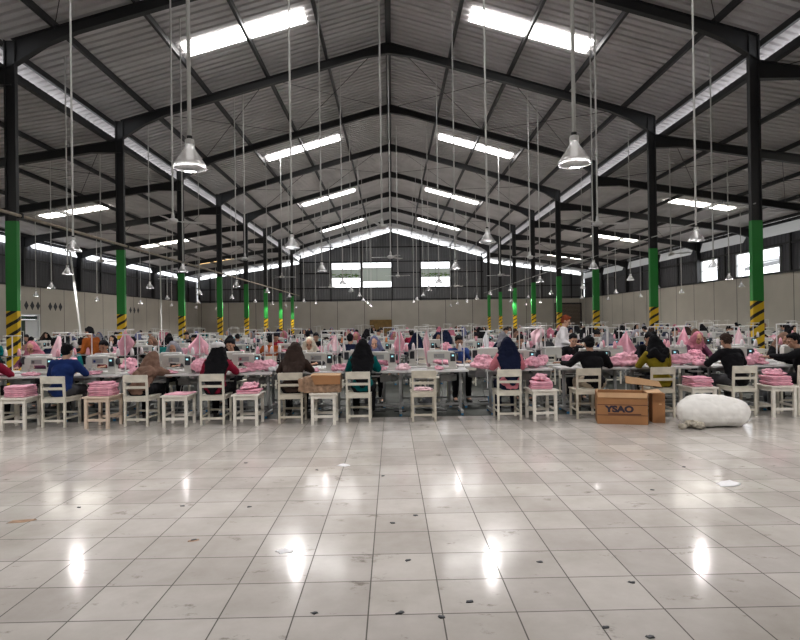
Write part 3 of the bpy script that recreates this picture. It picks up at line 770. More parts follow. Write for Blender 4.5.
# ------------------------------------------------------------------ people
def hand_prims(wr, d, side, up=Vector((0, 0, 1)), curl=.5):
    """palm, four bent fingers, thumb from the side of the palm"""
    d = Vector(d).normalized(); a = d.cross(up).normalized()*side; n = a.cross(d)*side   # a points to thumb side inward
    n = -up.cross(Vector((0, 0, 0))) if False else (d.cross(a)).normalized()
    if n.z > 0: n = -n
    pr = []; wr = Vector(wr)
    X = Matrix((a, d, n)).transposed()
    pr.append(ell(wr+d*.05, (.040, .05, .015), X))
    for k, (o, L) in enumerate(((.033, .070), (.011, .080), (-.011, .074), (-.032, .058))):
        p0 = wr+d*.075+a*o*.9; p1 = wr+d*(.09+L*.45)+a*o*1.25; p2 = p1+(d*.75+n*curl).normalized()*L*.55
        pr += [cap(p0, .0095, p1, .0088, 8), cap(p1, .0088, p2, .007, 8)]
    t0 = wr+d*.025+a*.03; t1 = t0+(d*.5+a*.85).normalized()*.04; t2 = t1+(d*.95+a*.1+n*.2).normalized()*.03
    pr += [cap(t0, .012, t1, .0105, 8), cap(t1, .0105, t2, .0085, 8)]
    return pr
def person_proto(name, P, hijab=None, fem=True, hairlen=0, hvox=.0065):
    """P: joint dict, person faces +Y, floor z=0. Makes body, shirt, trousers, shoes, hair or headscarf"""
    t = thing('person', 'x', 'person')
    V = {k: Vector(v) for k, v in P.items() if k not in ('yaw', 'pit', 'rol')}
    HM = Euler((P.get('pit', 0), P.get('rol', 0), P.get('yaw', 0))).to_matrix()     # head turn
    H = V['head']; hp = lambda x, y, z: H+HM @ Vector((x, y, z))
    sw = .93 if fem else 1.0
    body = [ell(hp(0, -.008, .022), (.072, .090, .098), HM), ell(hp(0, .022, -.052), (.053, .062, .068), HM), ell(hp(0, .06, -.085), (.026, .026, .022), HM),
            cap(hp(0, .088, .015), .009, hp(0, .106, -.022), .014), ell(hp(0, .082, -.055), (.026, .016, .012), HM), ell(hp(.035, .06, -.025), (.025, .022, .022), HM), ell(hp(-.035, .06, -.025), (.025, .022, .022), HM),
            cap(hp(-.045, .078, .028), .010, hp(.045, .078, .028), .010),
            ell(hp(.075, -.005, -.01), (.010, .02, .03), HM), ell(hp(-.075, -.005, -.01), (.010, .02, .03), HM),
            cap(V['neck'], .054, hp(0, -.01, -.06), .048),
            cap(V['pelvis'], .12, V['chest'], .12), cap(V['chest'], .12, V['neck']-Vector((0, 0, .06)), .07)]
    for s, S in ((-1, 'L'), (1, 'R')):
        body += [cap(V['sh'+S], .048, V['el'+S], .038), cap(V['el'+S], .038, V['wr'+S], .026), cap(V['hip'+S], .08, V['kn'+S], .055), cap(V['kn'+S], .055, V['an'+S], .038), cap(V['an'+S], .036, V['toe'+S], .028)]
        d = (V['wr'+S]-V['el'+S]).normalized(); d.z *= .4
        body += hand_prims(V['wr'+S], d, s)
    link('body', blob('body', body, hvox, 2), M['skin'], t)
    bobj = kids_last(t)
    shirt = [cap(V['pelvis']+Vector((0, 0, .0)), .150*sw, V['chest']+Vector((0, 0, -.02)), .150*sw), cap(V['chest'], .145*sw, V['neck']-Vector((0, 0, .085)), .09),
             cap(V['pelvis']+Vector((-.05, 0, -.01)), .135, V['pelvis']+Vector((.05, 0, -.01)), .135), cap(V['chest']+Vector((-.06, 0, .03)), .125*sw, V['chest']+Vector((.06, 0, .03)), .125*sw),
             cap(V['shL'], .075, V['shR'], .075), cap(V['neck']-Vector((0, 0, .05)), .072, V['neck']-Vector((0, 0, .02)), .062)]
    for S in 'LR':
        e = V['el'+S]; w_ = V['wr'+S]; shirt += [cap(V['sh'+S], .076, e, .058), cap(e, .058, e+(w_-e)*(.86), .042)]
    # flatten chest front to back a little by carrying on; wrinkles
    link('shirt', blob('shirt', shirt, .015, 4, .012, 8), M['navyf'], t)
    tr = [cap(V['pelvis']+Vector((-.06, 0, -.02)), .128, V['pelvis']+Vector((.06, 0, -.02)), .128)]
    for S in 'LR': tr += [cap(V['hip'+S], .105, V['kn'+S], .078), cap(V['kn'+S], .078, V['an'+S]+Vector((0, 0, .03)), .056)]
    link('trousers', blob('trousers', tr, .015, 3, .010, 8), M['navyf'], t)
    for S in 'LR':
        a, b_ = V['an'+S], V['toe'+S]; a = Vector((a.x, a.y-.03, .045)); b2 = Vector((b_.x, b_.y+.02, .035))
        me = blob('shoe', [cap(a, .045, b2, .035), cap(a+Vector((0, 0, .03)), .042, a, .045)], .012, 2)
        for v in me.vertices: v.co.z = max(.0, v.co.z)
        link('shoe', me, M['sole'], t)
    if hijab is not None:
        nk = V['neck']; sc = [ell(hp(0, -.030, .022), (.094, .098, .116), HM), cap(hp(0, -.035, -.02), .092, nk+Vector((0, -.04, -.02)), .11),
              cap(hp(-.06, 0, -.07), .028, hp(0, .05, -.115), .026), cap(hp(.06, 0, -.07), .028, hp(0, .05, -.115), .026),
              cap(hp(-.073, .01, .0), .020, hp(-.06, .015, -.08), .024), cap(hp(.073, .01, .0), .020, hp(.06, .015, -.08), .024),
              cap(nk+Vector((-.12, -.03, -.05)), .082, nk+Vector((.12, -.03, -.05)), .082), cap(nk+Vector((0, .05, -.02)), .075, nk+Vector((0, .08, -.12)), .06)]
        L = hijab
        back = (V['pelvis']-V['chest']).normalized()
        pb = V['chest']+Vector((0, -.155, 0))
        for dx in (-.12, -.08, -.04, 0, .04, .08, .12):
            sc.append(cap(nk+Vector((dx, -.07, -.06)), .075, pb+back*(L-abs(dx)*1.3)+Vector((dx*.8, 0, 0)), .052))
            sc.append(cap(hp(dx*.5, -.05, 0), .06, nk+Vector((dx, -.06, -.05)), .075))
        link('headscarf', blob('headscarf', sc, .012, 3, .010, 12), M['navyf'], t)
    else:
        hr = [ell(hp(0, -.022, .045), (.084, .096, .092), HM), ell(hp(0, -.045, -.0), (.076, .07, .085), HM), ell(hp(0, .03, .098), (.062, .055, .03), HM)]
        if hairlen: hr += [cap(hp(0, -.06, .0), .075, hp(0, -.07, -hairlen), .06)]
        link('hair', blob('hair', hr, .010, 2, .012, 30), M['dark'], t)
    for s in (-1, 1):
        e = ell(hp(s*.030, .079, .006), (.013, .006, .007), HM, 8, 6).build('eye', M['eye'], t, smooth=True)
        b_ = cap(hp(s*.045, .082, .030), .004, hp(s*.016, .088, .033), .004, 6).build('eyebrow', M['eye'], t, smooth=True)
    cap(hp(-.018, .094, -.057), .0055, hp(.018, .094, -.057), .0055, 8).build('mouth', M['lip'], t, smooth=True)
    return t
def kids_last(t): return None
def seated(lean=.12, drop=0, hx=0, elbow=.25, hand=.14, reach=.44, yaw=0, pit=-.35, rol=0, headfwd=.06, hz=1.165, right=None):
    pel = (0, -.02, .57); ch = (hx*.4, lean*.55, .83-drop*.4); nk = (hx*.8, lean+.02, 1.03-drop)
    P = dict(pelvis=pel, chest=ch, neck=nk, head=(hx, lean+.02+headfwd, hz-drop), yaw=yaw, pit=pit, rol=rol)
    for s, S in ((-1, 'L'), (1, 'R')):
        P['sh'+S] = (nk[0]+s*.155, lean*.95, .975-drop); P['el'+S] = (hx*.5+s*elbow, lean+.10, .80-drop*.3); P['wr'+S] = (hx*.3+s*hand, reach, .80)
        P['hip'+S] = (s*.09, 0, .555); P['kn'+S] = (s*.13, .40, .535); P['an'+S] = (s*.13, .37, .09); P['toe'+S] = (s*.14, .50, .035)
    if right: P.update(right)
    return P
PR = {}
PR['up'] = person_proto('up', seated(), hijab=.26)
PR['lean'] = person_proto('lean', seated(.2, .04, elbow=.27, pit=-.6), hijab=.18)
PR['short'] = person_proto('short', seated(.12, .0, pit=-.3), hijab=-.08)
PR['man'] = person_proto('man', seated(.1, 0.0, elbow=.28, pit=-.35), fem=False)
PR['manlean'] = person_proto('manlean', seated(.2, .05, elbow=.29, hand=.16, pit=-.6, yaw=.3), fem=False)
def standing(**k):
    P = dict(pelvis=(0, 0, .90), chest=(0, .03, 1.17), neck=(0, .06, 1.36), head=(0, .10, 1.50), pit=-.4)
    for s, S in ((-1, 'L'), (1, 'R')):
        P['sh'+S] = (s*.17, .05, 1.31); P['el'+S] = (s*.25, .06, 1.05); P['wr'+S] = (s*.16, .30, 1.0)
        P['hip'+S] = (s*.09, 0, .87); P['kn'+S] = (s*.10, .03, .49); P['an'+S] = (s*.10, 0, .09); P['toe'+S] = (s*.12, .14, .035)
    P.update(k); return P
PR['stand'] = person_proto('stand', standing(), fem=False)
for p in PR.values(): kids(p)
FARP = {}
for k, p in PR.items(): FARP[k] = p
def colmat(name, c, **k): return mat('cloth_'+name, c, .85, spec=.12, var=.15, vscale=9, bump=.25, **k)
CL = dict(maroon=(.23, .012, .035), navy=(.012, .03, .13), brown=(.19, .115, .085), dbrown=(.045, .03, .025), teal=(.0, .10, .105), black=(.008, .008, .010),
          pinkshirt=(.62, .22, .27), olive=(.20, .155, .012), dnavy=(.008, .012, .035), orange=(.25, .065, .012), white=(.72, .70, .72), grey=(.25, .25, .28), rose=(.42, .15, .20),
          violet=(.13, .14, .24), rust=(.35, .08, .02), khaki=(.40, .34, .26), tealsh=(.02, .18, .17), plum=(.10, .03, .06), blue=(.03, .06, .20), redbrown=(.20, .045, .02), cream=(.6, .55, .45), dgrey=(.06, .06, .065))
CLN = dict(maroon='maroon', navy='navy', brown='brown', dbrown='dark brown', teal='teal', black='black', pinkshirt='pink', olive='olive', dnavy='dark navy', orange='orange brown', white='white', grey='grey', rose='rose pink',
           violet='grey violet', rust='rust', khaki='khaki', tealsh='teal green', plum='plum', blue='blue', redbrown='reddish brown', cream='cream', dgrey='charcoal')
usedP = set()
def person(kind, loc, rz, top, head, bottom='black', skin='skin', label=None, group=None, face=True, scale=None):
    src = PR[kind]; rc = {'shirt': colmat(top, CL[top]), 'trousers': colmat(bottom, CL[bottom]), 'headscarf': colmat(head, CL[head]), 'hair': colmat(head, CL[head]), 'body': M[skin]}
    c = dup(src, loc, rz, label, group, rc)
    if scale: c.scale = scale
    if not face:
        for ch in list(c.children):
            if ch.name.split('.')[0] in ('eye', 'eyebrow', 'mouth'): bpy.data.objects.remove(ch)
    return c

chair0 = make_chair(); stool0 = make_stool(); stoolT = make_stool('stoolt'); table0 = make_table(); mach0 = make_machine(); st0 = make_stand(0); st1 = make_stand(1)
for o in (chair0, stool0, stoolT, table0, mach0, st0, st1): kids(o)
tableF = flatten(table0, 'sewing_table'); machF = flatten(mach0, 'sewing_machine'); chairF = flatten(chair0, 'wooden_chair'); stF = [flatten(st0, 'thread_stand'), flatten(st1, 'thread_stand')]
tag(tableF, 'x', 'table'); tag(machF, 'x', 'sewing machine'); tag(chairF, 'x', 'chair'); tag(stF[0], 'x', 'thread stand'); tag(stF[1], 'x', 'thread stand')

# ------------------------------------------------------------------ front row
YC = 9.15     # chair centre; back posts at YC-.2
TY = 9.42     # front edge of the tables
front = [  # px of chair back, phrase, person (kind, dx, dy, rz, top, head, bottom)
    (-12, 'the worker in maroon at the left edge', ('lean', -.24, .0, 0, 'maroon', 'black', 'black')),
    (54.4, 'the man in the navy shirt', ('man', -.0, .0, .05, 'navy', 'black', 'dgrey')),
    (137, 'the stooping worker in the brown headscarf', ('stoop', -.03, .0, -.1, 'brown', 'brown', 'black')),
    (212.3, 'the worker in maroon under a white cap', ('lean2', .0, .0, 0, 'maroon', 'black', 'black')),
    (290.6, 'the worker in the dark brown headscarf', ('lean', -.0, .0, 0, 'dbrown', 'dbrown', 'black')),
    (358.4, 'the worker in the teal top', ('up', .06, -.0, 0, 'teal', 'black', 'black')),
    (423.8, 'the empty chair in the middle', None),
    (509.3, 'the worker in the pink shirt', ('up', .06, .0, 0, 'pinkshirt', 'dnavy', 'dnavy')),
    (589, 'the worker in the black jacket', ('jacket', .16, .02, .05, 'black', 'black', 'khaki')),
    (663, 'the worker in the olive top', ('short', .06, .0, .04, 'olive', 'black', 'black')),
    (744.5, 'the worker in the black sweater', ('mansw', .03, .05, .1, 'black', 'dbrown', 'dgrey')),
    (809, 'the person in black at the right edge', ('turn', .2, .1, .9, 'black', 'black', 'black')),
]
PR['stoop'] = person_proto('stoop', seated(.30, .16, elbow=.29, hand=.18, pit=-.85, headfwd=.07), hijab=.12)
PR['lean2'] = person_proto('lean2', seated(.10, .03, elbow=.27, pit=-.45), hijab=.30)
PR['jacket'] = person_proto('jacket', seated(.10, .0, elbow=.36, hand=.32, reach=.36, pit=-.3, right=dict(shL=(-.19, .10, .985), shR=(.19, .10, .985), wrL=(-.42, .34, .85), elL=(-.34, .15, .84))), fem=False)
PR['mansw'] = person_proto('mansw', seated(.16, -.01, elbow=.33, hand=.2, pit=-.5), fem=False)
PR['turn'] = person_proto('turn', seated(.10, .0, elbow=.24, hand=.06, yaw=.5, pit=-.3, right=dict(wrL=(-.10, .52, .90), wrR=(.10, .50, .88), elL=(-.2, .25, .92))), fem=False)
for p in PR.values(): kids(p)
CH = []
for i, (px, ref, pp) in enumerate(front):
    x = at(px, 400, YC-.2).x; CH.append(x)
    nmref = ref if pp else 'the nearest free place in the middle'
    lab = ('cream slat back chair under '+ref) if pp else 'empty cream chair with pink cloth on its seat, middle of the front row'
    c = dup(chair0, (x, YC, 0), rr.uniform(-.04, .04) if i not in (1, 2) else -.06, lab, 'wooden chairs in the front row')
    if i in (4, 6, 8, 9):
        for ch in c.children: ch.material_slots[0].link = 'OBJECT'; ch.material_slots[0].material = M['wood2']
    if pp:
        k, dx, dy, rz, top, head, bot = pp
        cover = {'stoop': 'matching headscarf, bent low', 'lean': 'headscarf, leaning forward', 'lean2': 'long black headscarf', 'up': 'long dark headscarf', 'short': 'short black headscarf', 'man': 'short black hair', 'jacket': 'short black hair', 'mansw': 'dark brown hair', 'turn': 'short black hair, turned to the left'}[k]
        per_ = person(k, (x+dx, YC+dy, .0), rz, top, head, bot, 'skin2' if i in (1,) else 'skin', 'seated person, %s top, %s, front row%s' % (CLN[top], cover, ', left edge' if i == 0 else ', right edge' if i == 11 else ''))
        if i == 3: WEAR = per_
# white cap over the maroon worker's scarf
cp = blob('cap', [ell((0, .0, 0), (.115, .115, .06)), cap((-.09, .0, -.02), .035, (.09, .0, -.02), .035)], .012, 3, .01, 12)
co = link('cap', cp, M['whitef'], WEAR); co.location = (-.02, .16, 1.235); co['label'] = 'white knitted cap'
# stools: px centre, items
stools = [(21, 'w', 6, 'left of the man in the navy shirt'), (104, 't', 7, 'right of the man in the navy shirt'), (179.5, 'w', 1, 'right of the stooping worker in brown'), (249, 'w', 2, 'right of the worker in maroon'),
          (325, 'w', 0, 'under the crumpled cardboard box'), (541, 'w', 4, 'right of the worker in pink'), (697.5, 'w', 5, 'behind the white sack'), (775.5, 'w', 5, 'beside the right edge of the photo')]
SX = []
for k, (px, m_, n_, where) in enumerate(stools):
    x = at(px, 410, 8.98).x; SX.append(x); rz = (0.05, -.04, .03, 0, 0, .06, 0, 0)[k]; Y0 = 8.98
    dup(stool0 if m_ == 'w' else stoolT, (x, Y0, 0), rz, ('white' if m_ == 'w' else 'bare pinkish')+' wooden stool '+where, 'square wooden stools')
    z = .492
    for j in range(n_):
        me = FOLD[(j+k) % 3]
        inst('folded_garment', me, M['pink2'] if (j+k) % 3 == 1 else M['pink'], (x+rr.uniform(-.02, .02), Y0+rr.uniform(-.02, .02)-.01, z), rr.uniform(-.2, .2), 'folded pink garment piled on the stool '+where, 'garment', 'pink garments piled on the stool '+where, scale=(1, 1, 1) if n_ > 1 else (1.05, 1.2, .6))
        z += .0295
    if k in (3, 5, 7):
        inst('fabric_heap', HEAPS[k % 4], M['pink'], (x, Y0, z), .4*k, 'crumpled pink cloth on top of the stool '+where, 'cloth', scale=(.8, .8, .7))
inst('fabric_heap', HEAPS[1], M['pinkpale'], (CH[6], YC, .463), 0, 'pale pink cloth left on the seat of the empty middle chair', 'cloth', scale=(.75, .9, .35))
# tables of the front row
TX = []
for i, x in enumerate(CH):
    nx = CH[i+1] if i+1 < len(CH) else x+1.25
    TX.append(x+.27)
HANGF = {1: None}
clothcol = ['pink', 'pinkpale', 'pink', 'whitef', 'pink2']
for i, x in enumerate(CH):
    ref = front[i][1]; tx = TX[i]
    t = dup(table0, (tx, TY, 0), 0, 'pale topped sewing table in front of '+ref, 'sewing tables in the front row')
    gapw = min(1.12, (TX[i+1]-tx-.01) if i+1 < len(TX) else 1.12, (tx-TX[i-1]-.01) if i else 1.12)
    w2 = (TX[i+1]-tx) if i+1 < len(TX) else 1.2
    for ch in t.children:
        if ch.name.startswith('tabletop'): pass
    t.scale = (min(1.0, gapw/1.12), 1, 1)
    mx = x+.20
    dup(mach0, (mx, TY+.30, .761), 0, 'off white sewing machine, table of '+ref, 'sewing machines in the front row')
    kind = 1 if i in (4, 6, 7) else 0
    sx = mx+.47 if i not in (3,) else mx+.42
    sy = TY+.46
    dup(st1 if kind else st0, (sx-(.1 if kind else 0), sy, .761), 0, ('double post' if kind else 'single post')+' thread stand, table of '+ref, 'thread stands in the front row')
    for q, dx in enumerate((-.12, .12)):
        inst('thread_cone', cone_me, M['coneP'] if (i+q) % 3 == 0 else M['coneW'], (sx+dx-(.1 if kind else 0), sy, .761+.2955), 0, 'cone of thread on the stand of '+ref, 'thread cone', 'thread cones of '+ref)
    # cloth on the table
    if i not in (8,):
        big = i in (3, 7, 9)
        me = (HEAPB if big else HEAPS)[i % (2 if big else 4)]
        inst('fabric_heap', me, M[['pink', 'pinkpale', 'pink', 'pink', 'whitef', 'pink', 'pinkpale', 'pink', 'pink', 'pink', 'pink', 'pink'][i]], (x+(-.30 if i in (1, 2, 4, 5, 6) else -.34), TY+.2, .762), .7*i, 'crumpled %s cloth, left side table of %s' % ('white' if i == 4 else 'pink', ref), 'cloth', scale=(1, 1, 1) if big else (.85, .85, .75))
    inst('fabric_heap', HEAPS[(i+2) % 4], M['pink'], (mx+.10, TY+.13, .762), 1.3*i, 'small pink cloth by the machine of '+ref, 'cloth', scale=(.7, .55, .45))
    if i in (3, 7, 9, 10): inst('fabric_heap', HEAPB[(i+1) % 2], M['pink'], (x+.62, TY+.28, .762), i, 'large pink cloth heap, right side table of '+ref, 'cloth', scale=(.95, .8, .8))
    inst('scrap_bin', MB().lathe([(0, 0), (.09, 0), (.12, .22), (.112, .22), (.083, .01), (0, .01)], 14).mesh('scrap_bin', True) if i == 0 else bpy.data.meshes['scrap_bin'], M['blue'] if i == 7 else M['dark'], (tx-.12 if i != 7 else tx-.3, TY+.68, 0), 0, '%s scrap bin under the table of %s' % ('blue' if i == 7 else 'dark', ref), 'bin')
# cloths hanging from thread stands (px, top y, depth, mesh, width scale, height scale)
hangs = [(124, 330, 10.0, 0, .95, 1.1, 'pink', 'behind the man in navy, hung like a diamond'), (197, 334, 11.6, 0, 1.25, 1.2, 'pink', 'left of the worker in maroon under a white cap'),
         (335, 335, 11.5, 2, .9, .9, 'pinkpale', 'left of the worker in the teal top'), (399, 331, 10.0, 1, 1.0, 1.15, 'pink', 'right of the worker in the teal top'),
         (427.5, 329, 10.2, 3, .9, 1.5, 'pinkpale', 'above the empty middle chair'), (538, 326, 11.8, 1, 1.6, .8, 'pinkpale', 'between the worker in pink and the man in white'),
         (626, 331, 11.0, 2, 1.2, 1.1, 'pink', 'left of the worker in the olive top'), (684, 326, 11.5, 2, .8, 1.2, 'pink', 'right of the worker in the olive top'),
         (739, 327, 12.6, 2, .75, 1.15, 'pinkpale', 'beside the nearest striped column on the right'), (59, 333, 11.5, 2, .7, 1.4, 'pinkpale', 'above the head of the man in the navy shirt'), (487, 331, 13.0, 3, 1, 1.2, 'whitef', 'left of the worker in the pink shirt')]
for px, py, Y, mi, sx_, sz_, cm, where in hangs:
    p = at(px, py, Y)
    base = thing('cloth_pole', 'white post with the cloth '+where, 'pole', 'posts that hold up cloth', (p.x, Y+.02, 0))
    mb = MB(); mb.tube([(0, .02, 0), (0, .02, p.z+.01)], .011, 8); mb.tube([(-.16, .02, p.z), (.16, .02, p.z)], .009, 8); mb.build('post', M['white'], base)
    MB().cbox((0, .02, .01), (.2, .2, .02)).build('foot_plate', M['steel'], base)
    inst('hanging_cloth', HANG[mi], M[cm], (p.x, Y, p.z+.005), rr.uniform(-.2, .2), ('white' if cm == 'whitef' else 'pink' if cm == 'pink' else 'pale pink')+' cloth hanging '+where, 'cloth', scale=(sx_, 1, sz_))

# ------------------------------------------------------------------ rows behind
rows = [  # worker Y, facing camera?, table front (nearest) Y
    (11.35, True, 10.25, 'second'), (13.9, False, 14.17, 'third'), (16.75, True, 15.65, 'fourth'), (19.1, False, 19.37, 'fifth'), (22.0, True, 20.9, 'sixth'),
    (24.4, False, 24.67, 'seventh'), (27.3, True, 26.15, 'eighth'), (30.0, False, 30.27, 'ninth'), (33.2, True, 32.1, 'tenth')]
spec = {  # (row index, px) -> kind, top, head, skin
    0: [(36, 'short', 'plum', 'rose'), (108, 'man', 'maroon', 'black'), (176, 'lean', 'dgrey', 'grey'), (234, 'man', 'black', 'black'), (310, 'short', 'dgrey', 'cream'), (375, 'up', 'dnavy', 'violet'), (457, 'man', 'blue', 'black'), (519, 'man', 'dgrey', 'black'), (571, 'man', 'black', 'black'), (609, 'man', 'plum', 'black'), (645, 'man', 'black', 'black'), (693, 'short', 'plum', 'rose')],
    1: [(50, 'man', 'dnavy', 'black'), (78, 'man', 'black', 'black'), (167, 'man', 'tealsh', 'black'), (270, 'man', 'rust', 'black'), (350, 'man', 'dnavy', 'black'), (417, 'up', 'dnavy', 'dnavy'), (505, 'short', 'dnavy', 'grey'), (545, 'man', 'dgrey', 'black'), (700, 'short', 'plum', 'brown')],
}
palette_top = ['black', 'dnavy', 'plum', 'dgrey', 'navy', 'brown', 'black', 'grey', 'maroon', 'dgrey', 'teal']
palette_head = ['black', 'black', 'dnavy', 'dbrown', 'grey', 'rose', 'black', 'violet', 'brown', 'black']
names_seen = {}
for ri, (WY, facing, ty, rname) in enumerate(rows):
    half = .715*WY+.6; half = min(half, 20.3)
    pitch = 1.17 if ri < 4 else 1.22; n = int(2*half/pitch); xs = [-(n-1)/2*pitch+k*pitch+rr.uniform(-.02, .02)+(.2 if ri % 2 else 0) for k in range(n)]
    far = ri >= 3
    exp = [(at(px, 345, WY).x, k, t_, h_) for px, k, t_, h_ in spec.get(ri, [])]
    rz = PI if facing else 0; usedx = set()
    for si, x in enumerate(xs):
        if abs(abs(x)-XC) < .95 and min(abs(ty+.28-y) for y in FR) < .9: continue
        if abs(abs(x)-XC) < .7 and min(abs(WY-y) for y in FR) < .7: continue
        ordn = (ORD[si] if si else 'first') if si < len(ORD) else ('%s from the right' % (ORD[n-1-si] if n-1-si else 'last'))
        where = ('%s in the %s row of tables' % (ordn if 'right' in ordn else ordn+' from the left', rname)); short_ = where.replace('the ', '').replace(' of tables', '').replace(' from left in', ' from left,')
        sgn = -1 if facing else 1
        dup(tableF if far else table0, (x, ty if not facing else ty+.56, 0), rz, 'pale sewing table, '+where, 'sewing tables in the %s row' % rname)
        p0 = Vector((x-sgn*.07, ty+.28, .761))
        dup(machF if far else mach0, (x-sgn*.10, ty+.28+ (0 if not facing else 0), .761), rz, 'off white sewing machine, '+where, 'sewing machines in the %s row' % rname)
        kind = rr.random() < .35
        stsrc = (stF[int(kind)] if far else (st1 if kind else st0))
        if rr.random() < (.7 if ri < 3 else .4):
            sx = x+sgn*.40-(sgn*.06 if kind else 0); sy = ty+.28+sgn*.17
            dup(stsrc, (sx, sy, .761), rz, 'white %s thread stand, %s' % ('double post' if kind else 'single post', where), 'thread stands in the %s row' % rname)
            if ri < 3:
                for dx in (-.12, .12):
                    m_ = M[rr.choice(['coneP', 'coneW', 'coneW', 'coneP', 'coneO'] if ri == 1 else ['coneP', 'coneW', 'coneW'])]
                    inst('thread_cone', cone_me, m_, (sx+dx, sy, .761+.2955), 0, 'cone of thread on the stand %s' % where, 'thread cone', 'thread cones in the %s row' % rname)
        q = rr.random()
        if q < .8:
            cm = rr.choice(['pink', 'pink', 'pinkpale', 'pink', 'navyf', 'whitef', 'pink2'] if ri < 5 else ['pink', 'navyf', 'whitef', 'navyf', 'pinkpale'])
            inst('fabric_heap', rr.choice(HEAPB if rr.random() < (.55 if ri < 3 else .3) else HEAPS), M[cm], (x-sgn*.36, ty+.28-sgn*.1, .762), rr.uniform(0, 6), 'crumpled %s cloth on the table, %s' % ({'navyf': 'navy', 'whitef': 'white'}.get(cm, 'pink'), where), 'cloth', scale=(.8, .8, .9))
        # worker
        per = None
        for e in exp:
            if e[0] not in usedx and abs(e[0]-x) <= pitch/2 and (per is None): per = e; usedx.add(e[0])
        wx = x-sgn*.12
        if per is None and exp and min(abs(e[0]-x) for e in exp) < 0.1: pass
        if per is None and not (exp and min(abs(e[0]-wx) for e in exp) < .62) and rr.random() < (.45 if ri == 0 else .85 if ri < 3 else .8):
            per = (wx, rr.choice(['up', 'short', 'lean', 'man', 'manlean', 'short']), rr.choice(palette_top), rr.choice(palette_head))
            if per[1].startswith('man'): per = per[:3]+('black',)
        cy = WY+(-.02 if not facing else .02)
        cx = per[0] if per else wx
        if rr.random() < .9 or per:
            dup(chairF if far else chair0, (cx, WY, 0), rz, 'cream wooden chair, '+('taken, ' if per else 'empty, ')+where, 'wooden chairs in the %s row' % rname)
        if per:
            px_, k, tp, hd = per
            cov = ('short %s hair' % CLN[hd]) if k.startswith('man') else '%s headscarf' % CLN[hd]
            ph = 'person, %s top, %s, %s, %s' % (CLN[tp], cov, 'facing camera' if facing else 'seen from behind', short_)
            person(k, (cx, WY+(-.0), 0), rz+rr.uniform(-.2, .2), tp, hd, 'black', rr.choice(['skin', 'skin2']), ph, 'workers in the %s row' % rname, face=facing and ri < 4)
# standing people
def stand_at(px, ytop, Y, rz, top, head, bottom, label, skin='skin'):
    p = at(px, ytop, Y); sc = p.z/1.635
    person('stand', (p.x, Y, 0), rz, top, head, bottom, skin, label, scale=(sc, sc, sc))
stand_at(93, 326.5, 12.75, PI*.42, 'orange', 'black', 'black', 'standing man in an orange brown shirt, facing left behind the front row', 'skin')
stand_at(561, 315, 12.75, -PI*.62, 'white', 'redbrown', 'dgrey', 'standing man in a white shirt with reddish hair, head bowed, behind the front row', 'skin2')

# ------------------------------------------------------------------ cartons, sack, litter
def slab(mb, p0, p1, p2, p3, th):
    P = [Vector(p) for p in (p0, p1, p2, p3)]; n = (P[1]-P[0]).cross(P[3]-P[0]).normalized()*th
    mb.add(P+[p+n for p in P], [(3,2,1,0),(4,5,6,7),(0,1,5,4),(1,2,6,5),(2,3,7,6),(3,0,4,7)]); return mb
a = at(598.5, 424, 8.42); c_ = at(646.8, 424, 8.42); BWd = c_.x-a.x; bh = .47; bdp = .36
bx = thing('cardboard_carton', 'large open brown cardboard carton with dark lettering on the tiled floor', 'box', loc=((a.x+c_.x)/2, 8.42, 0), rz=-.26)
w = BWd/2*.98; th = .008
mb = MB(); mb.box(-w, 0, 0, w, th, bh); mb.box(-w, bdp-th, 0, w, bdp, bh); mb.box(-w, th, 0, -w+th, bdp-th, bh); mb.box(w-th, th, 0, w, bdp-th, bh); mb.box(-w, 0, 0, w, bdp, th); mb.build('carton_body', M['card'], bx)
slab(MB(), (-w+.01, -.012, bh-.07), (w-.02, -.012, bh-.075), (w, 0, bh), (-w, 0, bh), .006).build('flap', M['card2'], bx)
slab(MB(), (-w, bdp, bh), (w, bdp, bh), (w-.02, bdp+.14, bh-.10), (-w+.1, bdp+.15, bh-.12), .006).build('flap', M['card2'], bx)
slab(MB(), (w, 0, bh), (w+.2, .02, bh+.005), (w+.2, bdp-.02, bh+.02), (w, bdp, bh), .006).build('flap', M['card2'], bx)
slab(MB(), (-w, 0, bh), (-w+.01, 0, bh+.02), (-w+.04, bdp, bh+.02), (-w, bdp, bh), .006).build('flap', M['card2'], bx)
MB().box(-w, -.002, .285, w, 0, .295).build('printed_line', M['line'], bx); MB().box(-w, -.002, .13, w, 0, .14).build('printed_line', M['line'], bx)
def text(s, size, name, m, parent, loc, rot, ex=.0015):
    cu = bpy.data.curves.new(name, 'FONT'); cu.body = s; cu.size = size; cu.align_x = 'CENTER'; cu.extrude = ex; cu.offset = .007
    o = bpy.data.objects.new('tmp', cu); COL.objects.link(o); dg = bpy.context.evaluated_depsgraph_get(); me = bpy.data.meshes.new_from_object(o.evaluated_get(dg)); bpy.data.objects.remove(o)
    q = link(name, me, m, parent); q.location = loc; q.rotation_euler = rot; return q
text('YSAO', .125, 'lettering', M['ink'], bx, (-.04, -.002, .185), (PI/2, 0, 0)).scale = (1.22, 1, 1)
MB().box(-.2, -.002, .145, .26, 0, .16).build('small_print', M['line'], bx)
